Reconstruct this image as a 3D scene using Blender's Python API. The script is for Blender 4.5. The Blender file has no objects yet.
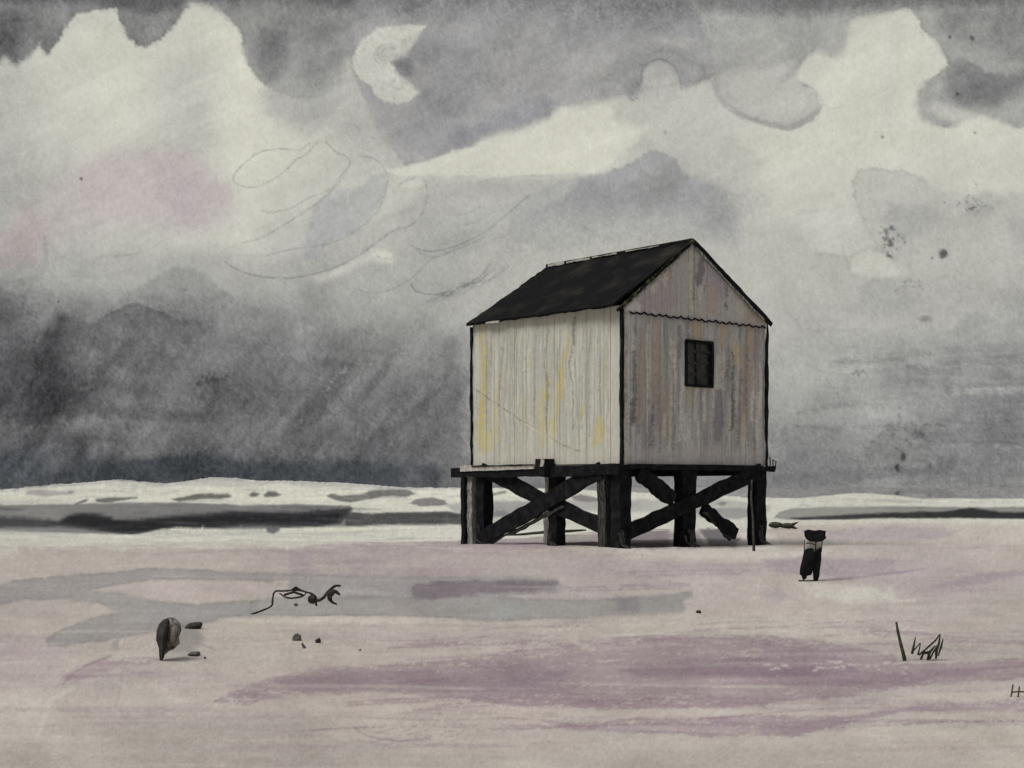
import bpy, math, random
import numpy as np

random.seed(7)
F, CX, HY, EYE = 1550.0, 512.0, 486.0, 1.47      # focal length in px, principal column, horizon row, eye height
SC = bpy.context.scene
COL = SC.collection

# ------------------------------------------------------------------ pigment sheets (colour of each surface)
def lin(c):
    c = np.clip(np.asarray(c, float) / 255.0, 0, 1)
    return np.where(c <= .04045, c / 12.92, ((c + .055) / 1.055) ** 2.4)

def noise(h, w, beta, ax=1.0, ay=1.0, seed=0, lo=0.0):
    r = np.random.RandomState(seed)
    fx = np.fft.rfftfreq(w)[None, :] * ax
    fy = np.fft.fftfreq(h)[:, None] * ay
    f = np.sqrt(fx * fx + fy * fy); f[0, 0] = 1
    amp = f ** (-beta / 2.0)
    if lo: amp = amp * (f > lo)
    amp[0, 0] = 0
    n = np.fft.irfft2(np.fft.rfft2(r.randn(h, w)) * amp, s=(h, w))
    return n / n.std()

def warm(g):
    k = np.clip((g - 100) / 95.0, 0, 1)
    return [g + 1.2 * k, g + .3 * k, g + 1.6 - 4 * k - 11 * k ** 2.2]
def rgb(c):
    """a grey level becomes the paper-warm light or ink-cool dark it has in the wash"""
    if np.isscalar(c):
        g = float(c)
        return np.array(warm(g))
    return np.array(c, float)

class Sheet:
    def __init__(s, x0, y0, x1, y1, base, seed=1, res=1.0, st=(1, 1)):
        s.x0, s.y0, s.res, s.bleed = x0, y0, res, 4.6; s.wk = 1.0; s.rimk = .5
        s.w, s.h = int((x1 - x0) / res), int((y1 - y0) / res)
        s.X, s.Y = np.meshgrid(x0 + np.arange(s.w) * res, y0 + np.arange(s.h) * res)
        s.c = np.ones((s.h, s.w, 3)) * rgb(base)
        s.n1 = noise(s.h, s.w, 3.2, st[0], st[1], seed)               # slow wander
        s.n2 = noise(s.h, s.w, 1.8, st[0], st[1], seed + 1, .03)      # ragged edge
        s.n3 = noise(s.h, s.w, 2.4, 1, 1, seed + 2)           # blooms
        s.n4 = noise(s.h, s.w, 1.0, 1, 1.9, seed + 3, .06)    # paper tooth
        s.dry = noise(s.h, s.w, 1.6, 3.5, .5, seed + 4, .01)
        s.ns = noise(s.h, s.w, 3.0, 1, 1, seed + 5, .004)      # where an edge dried hard or bled
    def box(s, pts, m):
        p = np.array(pts, float)
        i0 = max(0, int((p[:, 0].min() - m - s.x0) / s.res)); i1 = min(s.w, int((p[:, 0].max() + m - s.x0) / s.res) + 1)
        j0 = max(0, int((p[:, 1].min() - m - s.y0) / s.res)); j1 = min(s.h, int((p[:, 1].max() + m - s.y0) / s.res) + 1)
        return (slice(j0, j1), slice(i0, i1)) if i1 > i0 and j1 > j0 else None
    def seg(s, X, Y, pts, closed):
        p = np.array(pts, float); d = np.full(X.shape, 1e9); ins = np.zeros(X.shape, bool); t_at = np.zeros(X.shape)
        n = len(p); cnt = n if closed else n - 1; acc = 0.0
        for k in range(cnt):
            a, b = p[k], p[(k + 1) % n]; v = b - a; L2 = v @ v + 1e-9
            t = np.clip(((X - a[0]) * v[0] + (Y - a[1]) * v[1]) / L2, 0, 1)
            dd = (X - a[0] - t * v[0]) ** 2 + (Y - a[1] - t * v[1]) ** 2
            m = dd < d
            if not closed: t_at[m] = (acc + t * math.sqrt(L2))[m]
            d[m] = dd[m]; acc += math.sqrt(L2)
            if closed and a[1] != b[1]:
                c = ((a[1] > Y) != (b[1] > Y)) & (X < (b[0] - a[0]) * (Y - a[1]) / (b[1] - a[1]) + a[0])
                ins ^= c
        d = np.sqrt(d)
        return (np.where(ins, -d, d)) if closed else (d, t_at / max(acc, 1e-6))
    def put(s, sl, m, col):
        m = m[..., None]; s.c[sl] = s.c[sl] * (1 - m) + rgb(col) * m
    def wash(s, pts, col, a=1.0, soft=1.5, rim=0.0, warp=1.5, rag=.8, tex=.18, dry=0.0):
        warp *= s.wk; rag *= s.wk; sl = s.box(pts, soft * 2 + 8 + warp * 2)
        if sl is None: return
        X, Y = s.X[sl], s.Y[sl]
        sd = s.seg(X + warp * s.n1[sl], Y + warp * np.roll(s.n1, 57, 1)[sl], pts, True) + rag * s.n2[sl]
        hard = np.clip(.75 - .8 * s.ns[sl], 0, 1) if soft < 3 else 1.0
        so = soft * (1 + s.bleed * (1 - hard))
        m = np.clip(.5 - sd / (2 * so), 0, 1); m = m * m * (3 - 2 * m)
        m = m * np.clip(1 + tex * s.n3[sl] * .6 + tex * s.n4[sl] * .35, 0, 1.6)
        if dry: m = m * np.clip((s.dry[sl] + 1.6 - dry * 2) * 2, 0, 1)
        s.put(sl, np.clip(m * a, 0, 1), col)
        if rim and s.rimk:
            r = np.exp(-((sd + 1.2) / 1.3) ** 2) * rim * hard * s.rimk
            s.c[sl] *= (1 - np.clip(r, 0, 1)[..., None] * .35)
    def line(s, pts, w, col, a=1.0, soft=.7, rag=.3, taper=0.0, tooth=0.0, warp=.6, dry=0.0, sm=True):
        warp *= s.wk; rag *= s.wk
        pts = smooth(pts) if sm and len(pts) > 2 else pts
        sl = s.box(pts, w + soft * 2 + 6)
        if sl is None: return
        d, t = s.seg(s.X[sl] + warp * s.n1[sl], s.Y[sl] + warp * np.roll(s.n1, 31, 0)[sl], pts, False)
        ww = w * (1 - taper * np.abs(2 * t - 1) ** 2)
        m = np.clip((ww / 2 - d + rag * s.n2[sl]) / soft + .5, 0, 1)
        if tooth: m = m * np.clip(1 - tooth + tooth * s.n4[sl] * 1.2, 0, 1)
        if dry: m = m * np.clip((s.dry[sl] + 1.6 - dry * 2) * 2, 0, 1)
        s.put(sl, np.clip(m * a, 0, 1), col)
    def spot(s, x, y, rx, ry, col, a=1.0, soft=.5):
        sl = s.box([(x - rx, y - ry), (x + rx, y + ry)], max(rx, ry) * 1.5 + 4)
        if sl is None: return
        q = np.sqrt(((s.X[sl] - x + s.n1[sl]) / rx) ** 2 + ((s.Y[sl] - y) / ry) ** 2) + .15 * s.n2[sl]
        m = np.clip((1 + soft - q) / (2 * soft), 0, 1); m = m * m * (3 - 2 * m)
        s.put(sl, np.clip(m * a * (1 + .15 * s.n3[sl]), 0, 1), col)
    def at(s, px, py):
        w = s.w - 1
        u = np.abs((px - s.x0) / s.res); u = w - np.abs(w - np.mod(u, 2 * w))
        v = np.clip((py - s.y0) / s.res, 0, s.h - 1.001)
        u = np.clip(u, 0, w - .001)
        i, j = u.astype(int), v.astype(int); fu, fv = (u - i)[..., None], (v - j)[..., None]
        c = s.c
        return (c[j, i] * (1 - fu) + c[j, i + 1] * fu) * (1 - fv) + (c[j + 1, i] * (1 - fu) + c[j + 1, i + 1] * fu) * fv

def smooth(pts, k=4):
    p = [np.array(q, float) for q in pts]; out = []
    for i in range(len(p) - 1):
        p0, p1, p2, p3 = p[max(i - 1, 0)], p[i], p[i + 1], p[min(i + 2, len(p) - 1)]
        for j in range(k):
            t = j / k
            out.append(.5 * (2 * p1 + (p2 - p0) * t + (2 * p0 - 5 * p1 + 4 * p2 - p3) * t * t + (3 * p1 - p0 - 3 * p2 + p3) * t ** 3))
    out.append(p[-1])
    return [tuple(q) for q in out]

def grid_base(s, xs, ys, G):
    G = np.array(G, float)
    for_axis = lambda v, g: np.interp(v, g, np.arange(len(g)))
    u, v = for_axis(s.X, xs), for_axis(s.Y, ys)
    u = u + .10 * s.n1; v = v + .12 * np.roll(s.n1, 99, 1)
    u = np.clip(u, 0, len(xs) - 1.001); v = np.clip(v, 0, len(ys) - 1.001)
    i, j = u.astype(int), v.astype(int); fu, fv = u - i, v - j
    fu = fu * fu * (3 - 2 * fu); fv = fv * fv * (3 - 2 * fv)
    if G.ndim == 2:
        g = (G[j, i] * (1 - fu) + G[j, i + 1] * fu) * (1 - fv) + (G[j + 1, i] * (1 - fu) + G[j + 1, i + 1] * fu) * fv
        s.c = np.stack(warm(g), -1)
    else:
        fu, fv = fu[..., None], fv[..., None]
        s.c = (G[j, i] * (1 - fu) + G[j, i + 1] * fu) * (1 - fv) + (G[j + 1, i] * (1 - fu) + G[j + 1, i + 1] * fu) * fv

# ---------------------------------------------------------------- the sky
def sky_sheet():
    S = Sheet(-130, -170, 1154, 520, 170, 11)
    xs = [-130] + [64 * k for k in range(17)] + [1154]
    ys = [-170, -20, 15, 40, 80, 120, 160, 200, 240, 280, 320, 360, 400, 440, 480, 520]
    R = [
     [95, 95, 90, 95, 100, 100, 100, 100, 95, 95, 95, 100, 100, 100, 105, 110, 105, 100],
     [180, 186, 190, 190, 192, 150, 130, 128, 130, 130, 132, 140, 145, 180, 188, 150, 130, 125],
     [180, 188, 192, 188, 194, 160, 150, 150, 150, 150, 155, 158, 165, 190, 192, 170, 155, 150],
     [172, 187, 191, 178, 195, 168, 165, 162, 162, 168, 175, 172, 183, 191, 192, 182, 176, 172],
     [170, 184, 190, 175, 194, 175, 165, 168, 180, 192, 180, 176, 190, 192, 190, 190, 188, 186],
     [166, 178, 186, 177, 195, 186, 172, 190, 193, 190, 172, 174, 190, 188, 186, 188, 188, 186],
     [164, 168, 180, 175, 190, 180, 180, 168, 166, 158, 151, 152, 182, 182, 174, 180, 180, 178],
     [160, 165, 178, 180, 187, 170, 172, 158, 160, 160, 160, 168, 180, 178, 166, 166, 162, 162],
     [146, 154, 166, 156, 170, 160, 160, 157, 162, 165, 168, 175, 176, 172, 161, 161, 160, 158],
     [112, 128, 132, 120, 138, 146, 152, 152, 152, 160, 168, 170, 168, 163, 162, 158, 155, 152],
     [90, 84, 108, 118, 122, 126, 140, 136, 140, 150, 150, 160, 163, 156, 148, 145, 141, 138],
     [88, 82, 108, 110, 112, 118, 118, 116, 140, 150, 150, 160, 152, 149, 141, 130, 128, 126],
     [98, 92, 108, 110, 110, 112, 104, 114, 130, 140, 140, 145, 132, 133, 136, 122, 121, 120],
     [88, 84, 86, 84, 86, 90, 95, 112, 124, 132, 132, 132, 127, 130, 133, 127, 127, 126]]
    R = [[95] * 18] + R[:1] + R[1:] if False else R
    G = [[100] * 19] + [[r[0]] + r + [r[-1]] for r in R] + [[100] * 19]
    G = [g[:19] if len(g) >= 19 else g + [g[-1]] * (19 - len(g)) for g in G]
    grid_base(S, xs, ys[:len(G)], G)
    W, L, P = S.wash, S.line, S.spot
    # warm blush low on the left
    W([(50, 185), (85, 162), (115, 150), (185, 150), (215, 170), (238, 195), (232, 225), (190, 236), (140, 228), (90, 235), (40, 255), (10, 262), (5, 240), (30, 210)], (180, 170, 168), .55, 14)
    W([(82, 170), (112, 156), (150, 154), (186, 151), (200, 165), (225, 185), (235, 205), (215, 225), (160, 222), (110, 222), (78, 205)], (182, 171, 170), .5, 6)
    W([(18, 200), (35, 205), (45, 240), (35, 262), (15, 268), (-30, 268), (-30, 240), (10, 230)], (165, 152, 152), .5, 9)
    W([(160, 165), (210, 185), (205, 225), (165, 225)], (168, 160, 164), .4, 14)
    # upper left dark tongues
    W([(-140, 70), (0, 63), (4, 54), (16, 65), (30, 55), (40, 44), (49, 54), (56, 47), (66, 30), (78, 13), (95, 10), (118, 9), (160, 12), (160, -80), (-140, -80)], 124, .97, .9, .35, 1.2)
    W([(-60, 8), (20, 12), (30, 30), (22, 45), (16, 60), (4, 48), (-60, 60)], 84, .7, 9)
    W([(28, 25), (38, 28), (34, 48), (26, 54), (18, 40)], 135, .5, 5)
    W([(40, 8), (72, 8), (60, 34), (50, 44), (42, 30)], 140, .5, 7)
    W([(118, 9), (122, 22), (128, 37), (138, 46), (148, 48), (160, 42), (175, 28), (185, 14), (189, 9), (189, -60), (118, -60)], 128, .96, .9, .5, 1.0)
    W([(150, 47), (166, 37), (182, 16), (170, 14), (150, 30)], 150, .5, 5)
    W([(-60, -60), (-60, 3), (50, 1), (100, 4), (150, 16), (180, 10), (196, 0), (196, -60)], 92, .75, 5)
    # big mass from the second streak to the moon
    W([(189, -60), (190, 3), (196, 4), (207, 6), (222, 12), (233, 24), (243, 35), (244, 48), (250, 68), (258, 80), (268, 88), (285, 98), (315, 100), (340, 88), (352, 65), (365, 40), (400, 25), (450, 22), (450, -60)], 138, .95, 1.6, .25, 1.2)
    W([(262, 92), (300, 78), (345, 70), (352, 90), (330, 125), (300, 130), (270, 115)], 158, .8, 12)
    W([(262, 30), (285, 32), (292, 55), (280, 78), (270, 82), (258, 62)], 112, .75, 9)
    W([(295, 25), (330, 22), (345, 30), (320, 45), (300, 48)], 116, .6, 10)
    W([(300, 55), (340, 50), (345, 75), (315, 90), (300, 75)], 128, .5, 12)
    W([(205, 2), (250, -2), (330, 5), (340, 14), (250, 18), (225, 12)], 132, .5, 6)
    W([(190, -60), (190, -2), (240, 4), (300, 2), (350, 10), (420, 15), (470, 8), (560, 10), (640, 10), (720, 5), (830, 6), (905, 4), (1154, 8), (1154, -60)], 92, .9, 9)
    W([(-60, -170), (-140, -170), (-140, -25), (1160, -25), (1160, -170)], 96, .8, 22)
    W([(540, -60), (545, 5), (600, 22), (650, 18), (690, 8), (720, -60)], 80, .55, 12)
    W([(560, 20), (590, 12), (640, 22), (620, 32), (580, 30)], 120, .6, 7)
    # purple-grey cloud behind the moon
    W([(352, 70), (372, 112), (380, 132), (392, 150), (405, 166), (430, 162), (450, 153), (475, 146), (482, 136), (500, 133), (512, 132), (530, 124), (550, 116), (558, 107), (575, 107), (600, 101), (622, 96), (640, 92), (700, 80), (740, 60), (740, -30), (600, -30), (380, -30), (352, 10)], (148, 147, 148), .88, 1.4, .3, 1.6)
    W([(335, 70), (355, 82), (372, 112), (385, 140), (400, 158), (396, 168), (375, 160), (350, 130), (330, 100)], 168, .75, 11)
    W([(415, 50), (450, 45), (480, 55), (488, 80), (470, 110), (445, 120), (420, 105), (425, 75)], (132, 131, 134), .6, 12)
    W([(520, 105), (545, 96), (556, 104), (548, 116), (520, 130), (500, 132), (480, 140), (455, 150), (450, 135), (490, 120)], (138, 136, 142), .7, 6)
    W([(400, 128), (440, 120), (470, 130), (450, 150), (410, 162)], (143, 141, 146), .6, 8)
    W([(495, 30), (520, 28), (520, 60), (500, 95), (480, 90), (485, 60)], 152, .5, 12)
    W([(520, 20), (550, 18), (550, 40), (530, 50)], 150, .4, 9)
    W([(355, 22), (440, 20), (480, 30), (440, 34), (385, 30), (356, 45)], 160, .5, 5)
    W([(560, 60), (600, 45), (640, 60), (600, 95), (560, 100), (540, 80)], 156, .5, 14)
    L([(575, 8), (576, 18)], 3, 165, .5, 1.5)
    # moon-like opening
    W([(426, 27), (412, 25.5), (395, 26), (378, 29), (363, 40), (354, 55), (352, 68), (360, 78), (370, 85), (376, 95), (385, 102), (400, 105), (411, 101), (420, 93), (412, 83), (398, 73), (394, 64), (406, 56), (414, 46)], 190, .97, .8, 0, .6, .5)
    W([(354, 60), (352, 75), (348, 88), (342, 86), (345, 60)], 178, .7, 4)
    W([(394, 64), (400, 59), (411, 52), (416, 46), (430, 44), (440, 50), (436, 70), (424, 92), (412, 82), (399, 74)], (128, 126, 126), .75, 2.5)
    W([(394, 64), (404, 58), (415, 60), (413, 76), (404, 77)], 105, .7, 3)
    W([(414, 64), (436, 70), (425, 90), (414, 82)], 150, .6, 6)
    for dx, dy, r in ((0, 0, 9), (2, 1, 7), (-2, 2, 10), (1, -1, 5)):
        L([(388 + dx + r * math.cos(t) * 1.1, 54 + dy + r * math.sin(t)) for t in np.linspace(0, 5.6, 9)], 1.0, 120, .55, .8, tooth=.4)
    W([(380, 46), (398, 44), (398, 60), (384, 64), (377, 56)], 160, .5, 4)
    L([(388, 86), (396, 80), (392, 88), (404, 89), (400, 80), (412, 88)], .9, 130, .5, .8, tooth=.4)
    # bright band sloping up to the right
    W([(385, 171), (410, 168), (450, 155), (480, 148), (512, 133), (552, 118), (560, 109), (620, 99), (660, 100), (655, 115), (635, 140), (612, 160), (590, 171), (520, 176), (450, 176), (400, 177)], 193, .88, 1.6, 0, 1.5, .7, .06)
    W([(615, 100), (650, 92), (670, 100), (660, 118), (640, 128), (612, 118)], 168, .7, 7)
    W([(560, 110), (575, 109), (605, 130), (590, 165), (560, 172), (540, 150)], 197, .5, 14)
    # arched cloud
    W([(592, 82), (612, 72), (617, 55), (632, 44), (650, 41), (668, 42), (688, 50), (700, 62), (706, 74), (697, 83), (683, 89), (679, 78), (673, 66), (658, 59), (645, 64), (641, 74), (640, 88), (630, 96), (624, 85), (608, 81)], 143, .7, 1.6, .15, 1.4)
    W([(643, 75), (648, 65), (660, 61), (671, 68), (678, 80), (682, 92), (670, 105), (650, 108), (640, 92)], 170, .75, 3)
    L([(641, 82), (642, 70), (650, 61), (662, 59), (674, 66), (679, 78), (681, 88)], 1.2, 110, .7, .9, tooth=.2)
    L([(640, 66), (655, 52), (672, 51), (690, 62)], 5, 128, .4, 3)
    for k in range(9):
        x, y = 628 + 4 * random.random() * 2, 78 + 14 * random.random()
        L([(x, y), (x + 3, y + 4), (x - 1, y + 7), (x + 4, y + 9)], 1.0, 115, .5, .8, tooth=.3)
    L([(602, 92), (612, 89), (624, 91), (630, 96)], 1, 120, .55, .8, tooth=.3)
    W([(650, 38), (680, 34), (694, 38), (686, 47), (672, 44)], 172, .6, 4)
    W([(706, 30), (770, 20), (850, 20), (845, 48), (800, 70), (720, 60)], 160, .5, 14)
    # lower dark bloom above the hut
    W([(560, 182), (580, 176), (602, 172), (628, 163), (641, 153), (650, 148), (662, 151), (674, 158), (684, 172), (700, 180), (716, 187), (724, 200), (738, 222), (735, 245), (700, 238), (640, 235), (560, 250), (500, 240), (520, 200)], (147, 147, 149), .8, 1.3, .12, 1.8)
    W([(500, 225), (560, 215), (680, 215), (735, 235), (760, 330), (690, 260), (560, 290), (480, 330), (440, 320), (460, 260)], 173, .7, 22)
    W([(630, 185), (650, 165), (670, 170), (690, 195), (670, 205), (640, 205)], 140, .5, 12)
    W([(700, 190), (720, 195), (732, 215), (715, 220)], 148, .4, 8)
    W([(430, 183), (500, 181), (560, 177), (576, 178), (560, 200), (480, 230), (420, 230), (400, 215)], 164, .75, 4)
    L([(480, 181), (520, 176), (560, 175), (578, 173)], 1.0, 145, .6, .9, tooth=.4)
    L([(700, 140), (725, 150), (745, 165), (760, 182)], 1.2, 160, .5, 1, tooth=.5)
    L([(690, 130), (700, 131), (706, 128)], 1, 150, .5, 1, tooth=.5)
    W([(690, 130), (730, 135), (760, 160), (740, 190), (715, 180), (690, 160)], 176, .6, 8)
    P(664, 132, 2, 2.4, 135, .7)
    # cloud with a curled rim, right of centre
    W([(706, 40), (712, 70), (713, 85), (720, 101), (736, 113), (752, 121), (768, 124), (784, 129), (796, 127), (810, 118), (821, 106), (822, 100), (816, 90), (812, 82), (800, 80), (793, 75), (795, 68), (806, 52), (815, 48), (822, 52), (830, 56), (840, 53), (845, 45), (848, 25), (852, 17), (870, 14), (890, 10), (905, 5), (905, -60), (690, -60), (675, -20), (700, 20)], 160, .82, 1.0, .35, .9)
    W([(740, 70), (790, 60), (795, 80), (812, 88), (818, 98), (800, 110), (785, 120), (750, 114), (730, 100), (722, 80)], 177, .7, 7)
    W([(800, 30), (848, 18), (846, 44), (832, 52), (812, 44)], 160, .5, 6)
    W([(680, -60), (690, 6), (800, 16), (850, 12), (905, 2), (905, -60)], 112, .75, 9)
    W([(770, 20), (830, 18), (820, 40), (790, 50)], 140, .4, 9)
    L([(713, 82), (720, 99), (737, 112), (760, 120), (786, 126), (802, 120), (816, 109)], 5.5, 152, .75, 1.6, .6)
    L([(800, 84), (812, 87), (818, 95), (822, 103), (832, 107), (842, 105)], 1.2, 140, .6, 1)
    L([(800, 60), (790, 72), (782, 78)], 8, 150, .5, 4)
    L([(785, 50), (795, 42), (810, 36), (832, 25)], 1.3, 135, .4, 1, tooth=.4)
    # bright streak
    W([(850, 20), (885, 14), (905, 6), (914, 6), (920, 22), (930, 40), (945, 58), (944, 68), (925, 82), (914, 95), (917, 115), (930, 126), (890, 170), (850, 160), (815, 150), (822, 110), (812, 86), (796, 76), (800, 62), (814, 50), (828, 57), (842, 56)], 190, .8, 1.0, 0, .8)
    L([(893, 20), (892, 120)], 18, 183, .5, 10); L([(915, 25), (924, 38), (922, 42)], 1, 165, .5, 1)
    # right-hand dark cloud
    W([(905, -60), (905, 4), (918, 18), (922, 30), (935, 40), (945, 55), (948, 63), (940, 70), (925, 80), (917, 90), (915, 104), (920, 115), (930, 123), (945, 127), (954, 124), (964, 116), (985, 113), (1002, 122), (1024, 128), (1154, 130), (1154, -60)], 152, .92, .9, .4, .9)
    W([(934, 100), (960, 104), (985, 106), (975, 116), (955, 121), (938, 116), (927, 106)], 178, .7, 5)
    W([(944, 92), (945, 78), (950, 60), (960, 57), (972, 62), (985, 70), (1005, 76), (1040, 62), (1154, 60), (1154, 76), (1040, 80), (1020, 90), (998, 100), (975, 106), (958, 102)], 120, .8, 2.2, .1, 1.6)
    W([(985, 112), (1020, 98), (1154, 80), (1154, 128), (1024, 127)], 160, .5, 5)
    W([(938, 12), (990, 8), (1154, 10), (1154, 60), (1020, 60), (975, 40), (940, 30)], 126, .6, 10)
    W([(960, 20), (990, 18), (985, 36), (965, 36)], 158, .5, 6)
    W([(905, -60), (1154, -60), (1154, 6), (905, 3)], 108, .7, 7)
    for x, y, r in ((971, 38, 2.2), (949, 37, 1.4), (956, 94, 1.6), (881, 137, 1.2), (974, 133, 1), (82, 179, 1.2), (187, 290, 1.6), (59, 302, 1.6)): P(x, y, r, r, 80, .75)
    # shapes on the right
    W([(852, 196), (850, 178), (857, 168), (872, 165), (905, 170), (950, 190), (1154, 196), (1154, 290), (930, 290), (902, 276), (888, 256), (872, 240), (862, 222), (855, 208)], 171, .75, 1.4, .3, 1.0)
    W([(905, 150), (1154, 140), (1154, 190), (960, 195), (920, 175)], 186, .6, 14)
    W([(884, 200), (930, 205), (940, 215), (915, 232), (896, 240), (884, 225)], 154, .65, 7)
    W([(1005, 216), (1060, 214), (1154, 220), (1154, 250), (1010, 245)], 158, .6, 6)
    W([(960, 195), (985, 188), (1000, 200), (985, 212), (962, 210)], 162, .6, 6)
    W([(784, 195), (790, 205), (810, 209), (851, 200), (862, 222), (875, 243), (848, 256), (812, 251), (800, 238), (790, 215)], 181, .7, 1.6, .2, 1.2)
    W([(740, 222), (768, 222), (790, 225), (802, 238), (812, 250), (842, 254), (850, 264), (848, 272), (870, 276), (905, 278), (1000, 290), (1000, 330), (800, 330), (770, 290)], 168, .7, 1.6, .25, 1.4)
    W([(849, 268), (850, 256), (868, 246), (882, 252), (893, 262), (900, 272), (893, 276), (865, 275)], 184, .8, 1.4)
    W([(860, 280), (900, 282), (915, 300), (880, 312), (850, 305)], 156, .5, 9)
    W([(960, 312), (985, 312), (1000, 325), (990, 335), (955, 328)], 146, .6, 5)
    for k in range(34):
        x, y = random.gauss(887, 5), random.gauss(240, 9); P(x, y, .8 + random.random(), .8 + random.random(), 110, .6)
    P(889, 244, 2.6, 2.6, 90, .8); P(941, 253.5, 4, 4, 88, .9); P(930, 258, 1.4, 1.2, 115, .8); P(888, 256, 2, 1.3, 80, .8); P(924, 319, 6, 3.4, 125, .6)
    for k in range(30): P(random.gauss(972, 9), random.gauss(203, 6), 1, .9, 125, .6)
    L([(968, 208), (975, 206)], 1.4, 70, .9)
    for k in range(26): P(random.gauss(907, 7), random.gauss(284, 5), 1, 1, 135, .6)
    # horizontal drags low on the right
    def drag(p, w, c, a=.6, so=2.2): S.line(p, w, c, a, so, .8, .3, warp=1.2, dry=.25)
    drag([(832, 361), (870, 359), (905, 359)], 6, 128); drag([(905, 364), (935, 369), (958, 367)], 5, 122)
    drag([(1154, 345), (1000, 346), (910, 352)], 9, 138); drag([(1154, 362), (1000, 358), (940, 362)], 12, 126, .5, 4)
    drag([(795, 412), (830, 405), (870, 401)], 7, 132); drag([(795, 426), (850, 427), (905, 424)], 5, 122, .6)
    drag([(948, 391), (1000, 389), (1154, 388)], 7, 158, .7)
    W([(952, 394), (1154, 393), (1154, 450), (1000, 446), (960, 436), (952, 415)], 118, .7, 3)
    W([(880, 370), (955, 370), (955, 400), (930, 425), (900, 430), (885, 400)], 134, .5, 7)
    W([(850, 385), (900, 392), (905, 415), (870, 420), (850, 405)], 152, .5, 6)
    drag([(950, 440), (1000, 441), (1154, 444)], 5, 105, .6); drag([(985, 442), (1020, 446)], 3, 150, .5)
    W([(776, 440), (860, 432), (870, 455), (800, 475), (772, 478)], 126, .55, 7)
    W([(770, 474), (800, 472), (850, 468), (940, 466), (950, 474), (880, 476), (800, 486), (770, 486)], 112, .65, 3, .15)
    W([(955, 450), (1154, 452), (1154, 470), (960, 468)], 116, .5, 4)
    W([(770, 486), (900, 480), (1154, 474), (1154, 500), (770, 500)], 138, .5, 5)
    W([(778, 345), (830, 350), (840, 380), (800, 400), (772, 390)], 165, .6, 12)
    for k in range(60):
        t = random.random(); x, y = 910 + 35 * random.gauss(0, .6), 432 + 14 * random.gauss(0, .7); P(x, y, 1.3, 1.2, 100, .45)
    P(903, 457, 3, 4, 75, .8); P(897, 468, 2.4, 3.4, 65, .85); P(919, 435, 6, 4, 95, .6); P(930, 466, 1.6, 2, 80, .6); P(947, 391, 4, 4, 110, .6); P(941, 425, 5, 2.4, 95, .5)
    L([(853, 374), (857, 370), (858, 375), (862, 370), (864, 373)], 1.2, 95, .6, .9)
    L([(772, 448), (782, 443), (790, 438), (800, 438)], 1.4, 95, .5, 1, tooth=.4)
    # left side below the blush
    W([(60, 256), (112, 255), (160, 255), (210, 254), (300, 256), (300, 290), (200, 300), (100, 292), (48, 280)], 165, .42, 1.2, .15, .5, .4)
    W([(150, 285), (180, 268), (205, 275), (225, 293), (234, 302), (215, 318), (150, 312), (110, 310)], 136, .55, 4, .1)
    W([(-140, 268), (0, 268), (22, 269), (40, 276), (28, 282), (12, 281), (0, 284), (-140, 284)], 160, .6, 2)
    L([(-140, 286), (0, 283), (14, 280), (28, 281), (40, 276), (47, 262), (45, 238)], 4, 142, .5, 2.5)
    W([(-140, 300), (0, 285), (12, 300), (14, 340), (0, 370), (-140, 370)], 98, .6, 12)
    L([(225, 293), (234, 300), (222, 308), (205, 310)], 3, 118, .4, 3)
    W([(48, 328), (60, 318), (75, 316), (84, 320), (92, 326), (98, 322), (110, 314), (122, 309), (134, 304), (142, 305), (158, 311), (176, 320), (186, 323), (200, 319), (215, 319), (220, 345), (150, 370), (40, 380)], 98, .62, 1.4, .5, 1.0)
    W([(95, 335), (150, 325), (210, 330), (200, 400), (90, 400), (40, 360)], 100, .5, 18)
    W([(100, 365), (118, 335), (130, 335), (128, 355), (110, 375)], 128, .45, 9)
    # storm strokes
    def st(p, w, c, a=.5, so=None): S.line(p, w * .9, c, min(1, a * 1.35), so or w * .5, 2.4, .4, tooth=.12, warp=3)
    st([(66, 325), (50, 370), (28, 415)], 26, 66, .6); st([(22, 345), (10, 390), (-40, 430)], 22, 66, .5); st([(-10, 320), (-60, 400)], 40, 76, .5)
    st([(135, 345), (110, 380), (88, 400)], 16, 80, .5); st([(30, 425), (50, 415), (70, 400), (95, 408), (120, 412)], 12, 70, .5)
    st([(180, 390), (145, 395), (100, 388), (60, 405)], 10, 85, .4); st([(85, 350), (98, 362), (90, 392)], 10, 118, .45)
    st([(60, 428), (110, 420), (150, 430), (190, 428)], 9, 118, .5); st([(160, 350), (200, 355), (240, 348)], 12, 106, .4)
    st([(105, 370), (130, 385), (135, 405)], 9, 115, .4); st([(140, 410), (160, 422), (190, 422), (225, 412), (262, 397)], 4, 124, .45, 2.5)
    st([(138, 396), (152, 414), (180, 420), (205, 418)], 6, 78, .4); st([(205, 386), (228, 385)], 9, 62, .65, 4)
    st([(20, 450), (60, 440), (120, 442)], 11, 70, .5); st([(0, 428), (25, 430)], 14, 112, .5); st([(95, 445), (200, 448), (300, 446)], 8, 108, .35)
    for k, (x, y) in enumerate(((300, 395), (330, 405), (362, 400), (395, 405), (425, 400), (450, 405))):
        st([(x + 28, y - 32), (x, y + 4), (x - 30, y + 36)], 9, 92 if k % 2 == 0 else 120, .38)
    st([(352, 365), (330, 392), (300, 420)], 12, 96, .45); st([(262, 385), (300, 372), (345, 368)], 14, 100, .4)
    st([(466, 380), (448, 410), (430, 440), (405, 455)], 14, 88, .5); st([(440, 372), (415, 402), (395, 425)], 9, 142, .4); st([(380, 355), (350, 395), (325, 425)], 8, 138, .35)
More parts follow.
